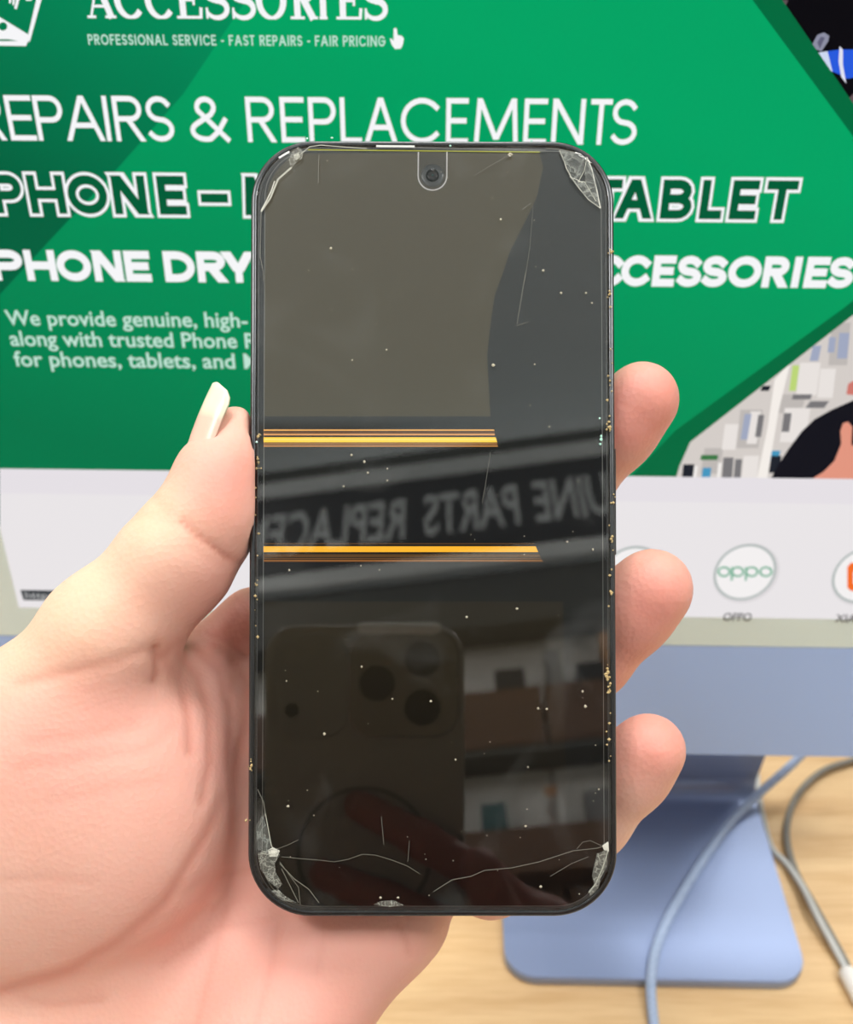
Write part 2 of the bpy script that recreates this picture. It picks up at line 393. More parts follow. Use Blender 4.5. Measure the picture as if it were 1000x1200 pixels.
line_px('headline', [('R', -28, 3), ('E', 8, 39), ('P', 41, 74), ('A', 75, 120), ('I', 121.5, 128), ('R', 133.5, 168), ('S', 171, 203), ('&', 222, 268)]
        + [('R', 289, 323), ('E', 329, 357), ('P', 362, 394), ('L', 399, 424), ('A', 427, 466), ('C', 470, 516), ('E', 523, 549), ('M', 556, 608), ('E', 614, 641), ('N', 647, 685), ('T', 691, 716), ('S', 716, 747)],
        [(8, 160), (701, 174)], [(8, 108), (701, 119.5)], m_tw, 4, 5.4)
ph1 = [('P', -12, 28), ('H', 30, 78), ('O', 76, 128), ('N', 129, 174), ('E', 182, 220), ('-', 232, 270), ('M', 283, 340)]
ph2 = [('T', 690, 731), ('A', 719, 768), ('B', 772, 814), ('L', 818, 850), ('E', 853, 890), ('T', 893, 935)]
bl, tl = [(35, 243.5), (900, 264)], [(35, 200), (900, 216)]
for its, nm in ((ph1, 'device_line'), (ph2, 'tablet_line')):
    its2 = [(c, a+3, b-3) for c, a, b in its]
    line_px(nm, its2, bl, tl, m_tw, 4, 9.5, extra=6.5)
    line_px(nm+'_fill', its2, bl, tl, m_tg if nm == 'device_line' else m_tg, 5, 9.5)
bl, tl = [(50, 323.5), (980, 343)], [(50, 288), (920, 305.5)]
line_px('services_line', [('P', -10, 26), ('H', 29, 65), ('O', 66, 106), ('N', 109, 143), ('E', 146, 176), ('D', 192, 228), ('R', 231, 265), ('Y', 261, 298)],
        bl, tl, m_tw, 4, 8.6)
line_px('accessories_line', [('A', 662, 702), ('C', 700, 730), ('C', 728, 762), ('E', 765, 791), ('S', 793, 822), ('S', 822, 852), ('O', 853, 892), ('R', 894, 924), ('I', 926, 940), ('E', 943, 970), ('S', 970, 1000)],
        bl, tl, m_tw, 4, 8.6)
# serif shop word: thick stems, thin hairlines, slab serifs
def serif_line(items, base, topy, m, k):
    def yb(x): return base[0][1]+(x-base[0][0])*(base[1][1]-base[0][1])/(base[1][0]-base[0][0])
    hb = (scr(*base[0])[1]+scr(*base[1])[1])/2; ht = scr(280, topy)[1]; Hh = ht-hb; polys = []
    for ch, a, b in items:
        ym = yb((a+b)/2)-20; xa, xb = scr(a, ym)[0], scr(b, ym)[0]; W_ = xb-xa; th = Hh*.2; tn = Hh*.075
        X = lambda u: xa+W_*u; Y = lambda v: hb+Hh*v
        def rb(pts, w_): return ribbon([(X(u), Y(v)) for u, v in pts], w_, cap=0)
        if ch == 'A': polys += rb([(.12, .0), (.48, 1)], tn)+rb([(.46, 1), (.84, 0)], th)+rb([(.26, .32), (.7, .32)], tn)+rb([(0, .035), (.3, .035)], tn)+rb([(.62, .035), (1, .035)], tn)
        elif ch in 'COS':
            n = 28
            if ch == 'S': cl = arc(.5, .745, .42, .225, 20, 270, 14)+arc(.5, .265, .42, .24, 90, -160, 14)
            elif ch == 'O': cl = arc(.5, .5, .42, .47, 0, 360, n)
            else: cl = arc(.52, .5, .42, .47, 40, 318, n)
            for i in range(len(cl)-1):
                (ua, va), (ub, vb) = cl[i], cl[i+1]
                t = min(1, abs(vb-va)*Hh/max(1e-9, math.hypot((ub-ua)*W_, (vb-va)*Hh)))
                if ch == 'S': t = 1-abs(2*((i+.5)/(len(cl)-1))-1)*.8
                polys += ribbon([(X(ua), Y(va)), (X(ub), Y(vb))], tn+(th-tn)*t, cap=.15)
            if ch != 'O': polys += rb([(.1, 0.0), (.1, .3)], tn)if ch == 'S' else []
            if ch != 'O': polys += rb([(.9, .68), (.9, 1)], tn)
        else:
            polys += rb([(.26, 0), (.26, 1)], th)+rb([(0, .035), (.52, .035)], tn)+rb([(0, .965), (.52, .965)], tn)
            if ch == 'I': pass
            if ch == 'E': polys += rb([(.26, .035), (.95, .035)], tn)+rb([(.26, .965), (.92, .965)], tn)+rb([(.3, .5), (.7, .5)], tn)+rb([(.93, 0), (.97, .3)], tn*1.3)+rb([(.9, .7), (.92, 1)], tn)+rb([(.7, .36), (.7, .64)], tn)
            if ch == 'R': polys += rb([(.26, .965), (.55, .965)], tn)+[q for i in range(1) for q in ribbon([(X(u), Y(v)) for u, v in arc(.52, .74, .28, .225, 90, -90, 10)], th*.8, cap=0)]+rb([(.26, .515), (.55, .515)], tn)+rb([(.5, .52), (.84, .0)], th*1.05)+rb([(.7, .035), (1, .035)], tn)
    return multi('shop_name', polys, m, k, px=False)
xsr = [('A', 100, 134), ('C', 134, 168), ('C', 170, 204), ('E', 206, 236), ('S', 239, 268), ('S', 270, 299), ('O', 301, 335), ('R', 340, 372), ('I', 374, 392), ('E', 394, 424), ('S', 426, 454)]
serif_line(xsr, [(100, 19), (430, 25)], -22, m_tw, 4)
# logo: tilted device outline with plate and a hand (lower corner shows)
multi('logo', [[(-40, -60), (64, -60), (57, -60), (40, 0), (34, 40)][:0] or [(60, -40), (52, -40), (33, 42), (35, 50)],
               [(-30, 46), (35, 42), (31, 54), (-30, 53)], [(0, 20), (36, 42), (33, 50), (10, 47), (-30, 43), (-30, 6)],
               [(11, -8), (15, -8), (13, 4), (11, 4)], [(15, -8), (19, -8), (17, 6), (15, 6)], [(21, -8), (25, -8), (20, 11), (17, 10)], [(30, -6), (40, -8), (37, 1), (31, 1)]], m_tw, 4)
multi('logo_details', [[(-1+5*math.cos(a*.52)+5, 31+5*math.sin(a*.52)) for a in range(12)], [(-20, 46), (10, 46), (22, 48), (-20, 48.5)]], shown('logo_green', (0, 120, 76)), 5)
# builtin-font text lines lying in the display plane
def font_text(name, s, pa, pb, m, k, size_px, offset=0, parent=None):
    cu = bpy.data.curves.new(name, 'FONT'); cu.body = s; cu.size = 1; cu.offset = offset; cu.resolution_u = 3
    tmp = bpy.data.objects.new(name, cu); C.objects.link(tmp)
    dg = bpy.context.evaluated_depsgraph_get(); dg.update(); me = bpy.data.meshes.new_from_object(tmp.evaluated_get(dg)); bpy.data.objects.remove(tmp)
    xs_ = [v.co.x for v in me.vertices]; x0_, x1_ = min(xs_), max(xs_)
    A = scr(*pa); B = scr(*pb); hgt = abs(scr(pa[0], pa[1]-size_px)[1]-A[1]); hb = (A[1]+B[1])/2
    for v in me.vertices:
        v.co = Vector(sp(A[0]+(v.co.x-x0_)/(x1_-x0_)*(B[0]-A[0]), hb+v.co.y/.72*hgt, LAY(k)))
    return link(name, me, m, parent or disp)
font_text('paragraph_line', 'We provide genuine, high-', (8, 379), (291, 385), m_tw2, 4, 18, .016)
font_text('paragraph_line', 'along with trusted Phone R', (13, 403.5), (303, 409), m_tw2, 4, 18, .016)
font_text('paragraph_line', 'for phones, tablets, and M', (18, 427.5), (305, 433), m_tw2, 4, 18, .016)
flat('link_address_box', [(24, 691), (96, 692), (99, 704), (28, 703)], shown('status_box', (62, 66, 70)), 4)
font_text('link_address', 'https://', (31, 701), (76, 701.8), shown('status_text', (190, 190, 190)), 5, 8)
# brand circles
def ell(cx, cy, r0, n=36): 
    a, h = scr(cx, cy); k = abs(scr(cx+r0, cy)[0]-a); return [(a+k*math.cos(2*math.pi*i/n), h+k*math.sin(2*math.pi*i/n)) for i in range(n)]
m_ring = shown('circle_grey', (176, 184, 182)); m_ringin = shown('circle_inside', (243, 240, 240)); m_halo = shown('circle_halo', (218, 214, 216))
for cx, cy in ((742, 673), (873, 670.5), (1012, 674)):
    flat('brand_circle_shade', ell(cx+1.5, cy+1.5, 38.5), m_halo, 4, px=False)
    flat('brand_circle_rim', ell(cx, cy, 36.5), m_ring, 5, px=False); flat('brand_circle', ell(cx, cy, 33.5), m_ringin, 6, px=False)
m_og = shown('brand_green', (120, 178, 150))
def o_ring(cx, cy, rx, ry, w_): 
    pts = [scr(cx+rx*math.cos(2*math.pi*i/20), cy+ry*math.sin(2*math.pi*i/20)) for i in range(21)]
    return ribbon(pts, w_)
kk = abs(scr(880, 670)[0]-scr(870, 670)[0])/10
q = []
for cx in (848.5, 864.5, 881, 897.5): q += o_ring(cx, 669.5, 6.6, 5.2, 2.6*kk)
for cx in (858, 874.5): q += ribbon([scr(cx, 664), scr(cx-.5, 680)], 2.6*kk, cap=0)
multi('brand_lettering', q, m_og, 7, px=False)
font_text('brand_caption', 'OPPO', (847, 727), (880, 727), shown('caption_ink', (60, 60, 60)), 7, 9.5, .01)
font_text('brand_caption', 'XIAOMI', (978, 728.5), (1028, 729), shown('caption_ink', (60, 60, 60)), 7, 9.5, .01)
multi('brand_mark', [[(724, 668), (728, 658), (731, 666), (736, 655), (738, 667), (742, 660), (741, 674), (730, 678), (723, 677)]], shown('brand_red', (235, 60, 70)), 7)
multi('brand_mark', [[(993, 664), (997, 659), (1026, 659), (1030, 664), (1030, 688), (1026, 692), (997, 692), (993, 688)]], shown('brand_orange', (245, 110, 40)), 7)
multi('brand_mark_letter', [[(1000, 669), (1003, 669), (1003, 684), (1000, 684)], [(1003, 669), (1012, 669), (1014, 672), (1003, 672)]], m_ringin, 8)
# cursor hand
multi('cursor', [[(461.5, 34), (463.5, 32.5), (465.3, 34), (466, 41), (471, 42), (473.5, 45), (472.5, 52), (470, 57), (463, 57.5), (459, 52), (457, 45), (460, 46), (461.6, 48)]], m_tw, 6)
# page photograph, lower right: shop shelves with packets, person in a black sweater with thumb up
def rgb(c): return shown('photo_tone', c)
flat('photo_shelves', [(792, 561), (797, 545), (809, 518), (1000, 369), (1060, 330), (1060, 566)], rgb((212, 205, 200)), .4)
def quadpx(x, y, w_, h_, sk=0): return [(x, y), (x+w_, y), (x+w_-sk, y+h_), (x-sk, y+h_)]
PK = {(190, 184, 180): [quadpx(868, 480, 26, 45, 5), quadpx(915, 462, 30, 22, 6), quadpx(975, 378, 22, 50, 4), quadpx(826, 525, 22, 30, 5)],
      (232, 226, 222): [quadpx(850, 497, 16, 30, 4), quadpx(938, 425, 24, 38, 5), quadpx(920, 478, 30, 40, 6), quadpx(962, 432, 18, 34, 4), quadpx(880, 482, 12, 38, 5), quadpx(872, 534, 18, 27, 3)],
      (160, 168, 192): [quadpx(873, 485, 8, 30, 5), quadpx(972, 395, 8, 18, 2), quadpx(953, 405, 10, 18, 4), quadpx(984, 390, 12, 30, 3)],
      (120, 118, 120): [quadpx(889, 486, 7, 26, 4), quadpx(919, 484, 9, 22, 3), quadpx(848, 536, 12, 25, 2), quadpx(930, 462, 22, 6, 2), quadpx(950, 470, 22, 8, 6), quadpx(862, 538, 8, 22, 2)],
      (188, 214, 120): [quadpx(929, 428, 8, 30, 4)],
      (70, 150, 190): [quadpx(824, 548, 10, 13, 2), quadpx(905, 528, 10, 12, 3)],
      (30, 34, 44): [quadpx(801, 544, 13, 18, 2), quadpx(904, 534, 12, 20, 3), quadpx(894, 452, 10, 6, 3)],
      (240, 236, 232): [quadpx(814, 546, 4, 15, 2), quadpx(842, 542, 4, 20, 2)],
      (60, 120, 70): [quadpx(822, 533, 20, 6, 1)],
      (244, 238, 232): [[(921, 430), (926, 427), (913, 480), (899, 562), (887, 562), (900, 500), (908, 445)]]}
for i, (c, qs) in enumerate(PK.items()):
    for q_ in qs: multi('photo_packet', [q_], rgb(c), .5+i*.04)
flat('photo_sweater', [(903, 562), (912, 545), (925, 525), (940, 505), (955, 491), (975, 480), (1000, 469), (1060, 450), (1060, 566)], rgb((16, 16, 26)), .92)
flat('photo_thumb', [(950, 562), (965, 553), (978, 540), (986, 520), (985, 505), (988, 496), (994, 494), (999, 500), (998, 521), (1010, 528), (1060, 530), (1060, 566)], rgb((226, 150, 128)), .95)
flat('photo_face', [(992, 462), (994, 450), (1000, 446), (1010, 446), (1010, 464)], rgb((206, 120, 110)), .93)
# page photograph, upper right: dark clothing and bright blue packet
multi('photo_case', [[(950, 56), (958, 41), (966, 38), (972, 42), (971, 48), (963, 60)]], rgb((140, 142, 162)), .5)
flat('photo_case_shade', [(958, 50), (962, 43), (967, 44), (961, 57)], rgb((96, 96, 120)), .55)
multi('photo_packet', [[(956, 62), (970, 60), (976, 84), (968, 82)]], rgb((205, 215, 240)), .5)
for q_ in ([(970, 60), (984, 58), (986, 88), (976, 84)], [(985, 58), (1040, 58), (1040, 80), (996, 92), (990, 92)]): multi('photo_packet', [q_], rgb((40, 90, 220)), .56)
multi('photo_packet', [[(984, 54), (988, 58), (988, 76), (992, 98), (986, 90), (983, 72)]], rgb((225, 225, 240)), .6)
multi('photo_packet', [[(912, 0), (924, 0), (920, 9)]], rgb((96, 80, 84)), .5)
multi('photo_packet', [[(994, 116), (1040, 70), (1040, 140), (1000, 125)]], rgb((96, 80, 84)), .5)

# ================================================================== cables
def cable_mat(name, c, c2):
    m = mat(name, c, .6); p = m.node_tree.nodes['Principled BSDF']; tc = nd(m, 'ShaderNodeTexCoord')
    v = nd(m, 'ShaderNodeTexChecker'); v.inputs['Scale'].default_value = 900; v.inputs[1].default_value = (*lin(c), 1); v.inputs[2].default_value = (*lin(c2), 1)
    lk(m, tc.outputs['Object'], v.inputs['Vector']); lk(m, v.outputs['Color'], p.inputs['Base Color']); return m
def lay_cable(name, label, pts, r, m, ext=()):
    ps = [on_z(x, y, z) for x, y, z in pts]; ps = list(ext)+ps if ext and ext[0] is not None else ps
    return tag(tube(name, ps, r, m), label, 'cable')
cb = empty('power_cable', on_z(768, 1200, 0), 'thick pale blue braided cable running across the blue stand', 'cable')
org = np.array(on_z(768, 1200, 0))
bp = [(950, 874, .035), (925, 899, .028), (890, 930, .016), (858, 962, .0095), (828, 1002, .0086), (800, 1046, .0084), (777, 1090, .0084), (766, 1125, .0080), (763, 1160, .0055), (767, 1205, .0027), (772, 1260, .0027), (790, 1340, .0027)]
tube('cord', [np.array(on_z(*p))-org for p in bp], .00235, cable_mat('blue_braid', (176, 196, 226), (150, 172, 208)), cb)
m_greyc = cable_mat('grey_rubber', (136, 134, 128), (120, 118, 112))
g = [(1090, 868, .003), (1040, 880, .003), (1000, 891, .003), (962, 905, .003), (933, 935, .003), (922, 975, .003), (932, 1020, .003), (955, 1062, .003), (983, 1112, .003), (1004, 1152, .003), (1040, 1215, .003)]
cg = empty('charging_cable', on_z(1040, 1215, 0), 'thin dark grey cable curling across the oak desk on the right', 'cable')
o3 = np.array(on_z(1040, 1215, 0))
tube('cord', [np.array(on_z(*p))-o3 for p in g], .0018, m_greyc, cg)
w3 = [(885, 880, .004), (890, 935, .003), (903, 990, .003), (922, 1012, .003), (941, 1040, .005), (957, 1072, .006), (975, 1105, .004), (993, 1138, .003)]
cw = empty('data_cable', on_z(1000, 1145, 0), 'thin pale cable with white plug ending right of the blue stand', 'cable')
o4 = np.array(on_z(1000, 1145, 0))
tube('cord', [np.array(on_z(*p))-o4 for p in w3], .00155, mat('pale_cable', (196, 200, 200), .5), cw)
A_, B_ = np.array(on_z(990, 1134, .0042)), np.array(on_z(1014, 1178, .0042))
dv = Vector(B_-A_); mt = Matrix.Translation(Vector(A_-o4)) @ dv.to_track_quat('Z', 'Y').to_matrix().to_4x4()
lathe('plug', [(.0016, 0), (.0034, .0012), (.0040, .003), (.0040, dv.length*.9), (.003, dv.length)], mat('white_plug', (240, 240, 238), .35), cw, mt, 20)

# ================================================================== damaged phone
fx, fy = 495.0, 829.0
nr = -ray(fx, fy); PN = nr/np.linalg.norm(nr)
PO = at(507, 619, .2005)
PX = RX-PN*(RX@PN); PX /= np.linalg.norm(PX); PY = np.cross(PN, PX)
PM = Matrix(((PX[0], PY[0], PN[0], PO[0]), (PX[1], PY[1], PN[1], PO[1]), (PX[2], PY[2], PN[2], PO[2]), (0, 0, 0, 1)))
def ph(px, py, z=0.0):
    r = ray(px, py); o = PO+PN*z; t = ((o-EYE)@PN)/(r@PN); P = EYE+r*t-PO; return float(P@PX), float(P@PY)
def ph3(px, py, z=0.0): return (*ph(px, py, z), z)
uL = ph(291.5, 619)[0]; uR = ph(722.5, 619)[0]; vT = ph(507, 163)[1]; vB = ph(507, 1075)[1]
CR = .0128
phone = empty('smartphone', label='black smartphone with cracked screen corners and glowing yellow lines, held upright', cat='phone', mw=PM)
m_frame = mat('dark_steel_frame', (78, 80, 82), .25, .9); add_bump(m_frame, 300, .15, .0002)
m_bb = mat('phone_back_blue', (16, 40, 66), .2)
def level(ins, z): return [(x, y, z) for x, y in rrect(uL+ins, uR-ins, vB+ins, vT-ins, CR-ins*.8, 14)]
loft('frame', [level(.0012, -.0004), level(.00055, -.00012), level(.0002, -.0005), level(0, -.0013), level(0, -.0066), level(.0003, -.0074), level(.001, -.0079)], m_frame, phone, cap0=False, cap1=False)
loft('back_panel', [level(.00105, -.0078), level(.0013, -.0082)], m_bb, phone, cap0=True, cap1=True)
m_black = mat('bezel_black', (5, 5, 6), .5, spec=.2)
loft('bezel', [level(.0011, -.0011), level(.0011, -.0009)], m_black, phone)
m_glass = bpy.data.materials.new('cover_glass'); m_glass.use_nodes = True
nt = m_glass.node_tree; nt.nodes.clear()
mo = nd(m_glass, 'ShaderNodeOutputMaterial'); fr = nd(m_glass, 'ShaderNodeFresnel'); fr.inputs[0].default_value = 1.6
tr = nd(m_glass, 'ShaderNodeBsdfTransparent'); gl = nd(m_glass, 'ShaderNodeBsdfGlossy'); gl.inputs['Roughness'].default_value = .0
mxs = nd(m_glass, 'ShaderNodeMixShader'); lk(m_glass, fr.outputs[0], mxs.inputs[0]); lk(m_glass, tr.outputs[0], mxs.inputs[1]); lk(m_glass, gl.outputs[0], mxs.inputs[2])
# smears of grease
df = nd(m_glass, 'ShaderNodeBsdfDiffuse'); df.inputs[0].default_value = (.75, .8, .8, 1)
tc = nd(m_glass, 'ShaderNodeTexCoord'); mp = nd(m_glass, 'ShaderNodeMapping'); mp.inputs['Scale'].default_value = (1, .8, 1); mp.inputs['Rotation'].default_value = (0, 0, .5)
n1 = nd(m_glass, 'ShaderNodeTexNoise'); n1.inputs['Scale'].default_value = 45; n1.inputs['Detail'].default_value = 7; n1.inputs['Distortion'].default_value = 1.2
rmp = nd(m_glass, 'ShaderNodeMapRange'); rmp.inputs[1].default_value = .56; rmp.inputs[2].default_value = .8; rmp.inputs[3].default_value = 0; rmp.inputs[4].default_value = .035
mx2 = nd(m_glass, 'ShaderNodeMixShader'); lk(m_glass, tc.outputs['Object'], mp.inputs[0]); lk(m_glass, mp.outputs[0], n1.inputs['Vector']); lk(m_glass, n1.outputs['Fac'], rmp.inputs[0])
lk(m_glass, rmp.outputs[0], mx2.inputs[0]); lk(m_glass, mxs.outputs[0], mx2.inputs[1]); lk(m_glass, df.outputs[0], mx2.inputs[2]); lk(m_glass, mx2.outputs[0], mo.inputs[0])
loft('cover_glass', [level(.0013, -.0006), level(.00125, -.0002), level(.00175, 0)], m_glass, phone, smooth=False)
# display area
ZD = -.0008
dl, dr, dt, db = ph(309, 619, ZD)[0], ph(706.5, 619, ZD)[0], ph(507, 177, ZD)[1], ph(507, 1062, ZD)[1]
m_dpx = mat('display_dark', (7, 8, 8), .55, spec=.2)
pts = rrect(dl, dr, db, dt, .0098, 12)
mk('display_panel', [(x, y, ZD) for x, y in pts], [tuple(range(len(pts)))], m_dpx, phone)
dp = phone.children[-1]
m_rim = mat('display_rim', (120, 122, 118), .35, .3)
def strip(name, pts3, wpx, m, z, parent=phone, closed=False):
    k = .1744e-3; P = [ph(x, y, z) for x, y in pts3]
    if closed: P.append(P[0])
    q = ribbon(P, wpx*k, cap=0); vs = []; fs = []
    for r_ in q: fs.append(tuple(range(len(vs), len(vs)+4))); vs += [(x, y, z) for x, y in r_]
    return mk(name, vs, fs, m, parent)
k_ = .1744e-3
def ringmesh(name, pts, w_, z, m, parent):
    q = ribbon(list(pts)+[pts[0]], w_); vs = []; fs = []
    for r_ in q: fs.append(tuple(range(len(vs), len(vs)+4))); vs += [(x, y, z) for x, y in r_]
    return mk(name, vs, fs, m, parent)
ringmesh('display_rim', pts, .8*k_, ZD+.00004, m_rim, phone)
ringmesh('glass_rim', rrect(uL+.00185, uR-.00185, vB+.0019, vT-.0019, .0112, 14), .5*k_, .00004, mat('glass_edge', (96, 98, 98), .3, .5), phone)
def dispoly(name, pxs, m, z): return mk(name, [ph3(x, y, z) for x, y in pxs], [tuple(range(len(pxs)))], m, phone)
def glowmat(name, lc, noise=False):
    m = mat(name, (6, 6, 6), .55, spec=.2); p = m.node_tree.nodes['Principled BSDF']; p.inputs['Emission Color'].default_value = (*lc, 1); p.inputs['Emission Strength'].default_value = 1; return m
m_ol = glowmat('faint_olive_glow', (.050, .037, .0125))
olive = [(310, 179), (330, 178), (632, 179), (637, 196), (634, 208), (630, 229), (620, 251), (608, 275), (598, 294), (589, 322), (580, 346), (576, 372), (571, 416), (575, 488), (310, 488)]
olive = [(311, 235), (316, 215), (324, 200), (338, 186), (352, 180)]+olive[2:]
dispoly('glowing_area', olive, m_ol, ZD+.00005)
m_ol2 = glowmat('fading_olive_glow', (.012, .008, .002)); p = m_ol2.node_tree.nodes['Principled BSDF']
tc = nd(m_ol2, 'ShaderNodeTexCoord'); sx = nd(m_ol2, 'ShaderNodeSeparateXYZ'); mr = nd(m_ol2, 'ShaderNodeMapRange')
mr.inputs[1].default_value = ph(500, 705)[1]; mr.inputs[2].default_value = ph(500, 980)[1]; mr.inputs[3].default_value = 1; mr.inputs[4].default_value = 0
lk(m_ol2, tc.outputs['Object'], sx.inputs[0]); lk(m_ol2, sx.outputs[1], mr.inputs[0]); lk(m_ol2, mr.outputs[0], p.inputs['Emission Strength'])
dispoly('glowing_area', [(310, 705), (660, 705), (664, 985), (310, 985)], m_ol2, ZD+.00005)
def hl(name, y0, y1, xr0, xr1, c, es): return dispoly(name, [(309, y0), (xr0, y0), (xr1, y1), (309, y1)], shown('line_glow', c, es), ZD+.00008)
for y0, y1, a, b, c, es in [(503.2, 504.9, 579, 580, (245, 178, 90), 1), (505.8, 506.9, 580, 580, (150, 90, 40), .6), (508, 510.2, 580, 580, (235, 160, 90), .95), (512.4, 518.4, 581, 583, (255, 200, 50), 1.3), (514.2, 516, 582, 582, (255, 222, 110), 1.1),
                            (519.6, 520.6, 583, 583, (225, 150, 70), .9), (521.9, 523.4, 583, 584, (235, 160, 80), .85),
                            (636.6, 637.8, 626, 627, (120, 84, 40), .6), (640.2, 647, 628, 631, (255, 182, 44), 1.15), (649.5, 653, 632, 634, (120, 84, 40), .6), (654, 655, 634, 635, (150, 104, 54), .6), (656, 658.2, 635, 637, (170, 112, 50), .7)]:
    o = hl('glowing_line', y0, y1, a, b, c, es)
    if c == (255, 222, 110):
        for v in o.data.vertices: v.co.z += .00003
dispoly('glowing_line', [(361, 174.8), (633, 177.6), (633, 178.8), (361, 176.1)], shown('line_glow', (196, 196, 40), .8), ZD+.00008)
# drop notch with front camera
ccx, ccy = 507, 206
m_nl = mat('notch_line', (225, 225, 225), .4)
m_nb = glowmat('notch_dark', (.006, .005, .002))
U = [(490.5, 178)]+[(ccx-16.8*math.cos(math.radians(a)), ccy+16.8*math.sin(math.radians(a))) for a in range(0, 181, 12)]+[(524, 178)]
dispoly('camera_notch', U, glowmat('notch_dark', (.03, .022, .009)), ZD+.00008)
strip('notch_outline', U, 1.7, m_nl, ZD+.00012)
cc = ph(ccx, ccy, ZD); cm = Matrix.Translation((cc[0], cc[1], ZD))
fc = lathe('front_camera', [(.0024, .00013), (.0023, .00020), (.0015, .00018), (.0014, .00016)], mat('lens_ring', (30, 34, 34), .3), phone, cm)
lathe('lens', [(.00135, .00021), (.0009, .00024), (.0004, .00026)], mat('front_lens', (6, 9, 10), .05), fc, cm)
lathe('lens_glint', [(.00011, .00027), (.00005, .00028)], mat('front_lens_glint', (40, 160, 150), .1), fc, cm)
strip('earpiece_streak', [(441, 171.2), (486, 171.6)], 2.4, mat('painted_reflection', (215, 218, 216), .3), .00006)  # white streak painted for light reflected at the earpiece edge
strip('earpiece_slot', [(486, 173), (640, 176)], 1.5, mat('slot_metal', (92, 94, 92), .4), .00004)
box('side_key', uR-.0004, uR+.00045, ph(720, 648)[1], ph(720, 522)[1], -.0050, -.0022, m_frame, phone, .0002)
# broken glass
def crackmat(name, c, alpha, sc):
    m = bpy.data.materials.new(name); m.use_nodes = True; nt = m.node_tree; p = nt.nodes['Principled BSDF']
    p.inputs['Base Color'].default_value = (*lin(c), 1); p.inputs['Roughness'].default_value = .35
    tc = nd(m, 'ShaderNodeTexCoord'); v = nd(m, 'ShaderNodeTexVoronoi'); v.inputs['Scale'].default_value = sc; v.feature = 'DISTANCE_TO_EDGE'
    n = nd(m, 'ShaderNodeTexNoise'); n.inputs['Scale'].default_value = sc*.8; n.inputs['Detail'].default_value = 6
    r = nd(m, 'ShaderNodeMapRange'); r.inputs[1].default_value = .0; r.inputs[2].default_value = .12; r.inputs[3].default_value = 1.0; r.inputs[4].default_value = 0
    a = nd(m, 'ShaderNodeMath', operation='MULTIPLY'); a.inputs[1].default_value = alpha
    b = nd(m, 'ShaderNodeMath', operation='MULTIPLY_ADD', use_clamp=True); b.inputs[1].default_value = alpha*.9; 
    nz = nd(m, 'ShaderNodeTexNoise'); nz.inputs['Scale'].default_value = sc*.5; nz.inputs['Detail'].default_value = 3
    va = nd(m, 'ShaderNodeVectorMath', operation='MULTIPLY_ADD'); va.inputs[1].default_value = (2.5/sc,)*3
    lk(m, tc.outputs['Object'], nz.inputs['Vector']); lk(m, nz.outputs['Color'], va.inputs[0]); lk(m, tc.outputs['Object'], va.inputs[2])
    lk(m, va.outputs[0], v.inputs['Vector']); lk(m, tc.outputs['Object'], n.inputs['Vector']); lk(m, v.outputs['Distance'], r.inputs[0])
    lk(m, n.outputs['Fac'], a.inputs[0]); lk(m, r.outputs[0], b.inputs[0]); lk(m, a.outputs[0], b.inputs[2]); lk(m, b.outputs[0], p.inputs['Alpha']); return m
m_cr = crackmat('crushed_glass', (176, 178, 168), .42, 900); m_crl = mat('crack_line', (176, 178, 166), .3)
m_crs = mat('crack_faint', (112, 112, 104), .3); m_crb = mat('crack_bright', (205, 206, 196), .25); m_shard = crackmat('shard_glass', (150, 156, 150), .45, 500)
def shard(pxs, m, z=.00008, h=.00012):
    n = len(pxs); top = [ph3(x, y, z+h*(.4+.6*random.random())) for x, y in pxs]; bot = [ph3(x, y, z-.00006) for x, y in pxs]
    cxm = sum(p_[0] for p_ in top)/n; cym = sum(p_[1] for p_ in top)/n
    vs = top+bot+[(cxm, cym, z+h*1.3)]
    fs = [(i, (i+1) % n, 2*n) for i in range(n)]+[(n+i, n+(i+1) % n, (i+1) % n, i) for i in range(n)]
    return mk('glass_shard', vs, fs, m, phone)
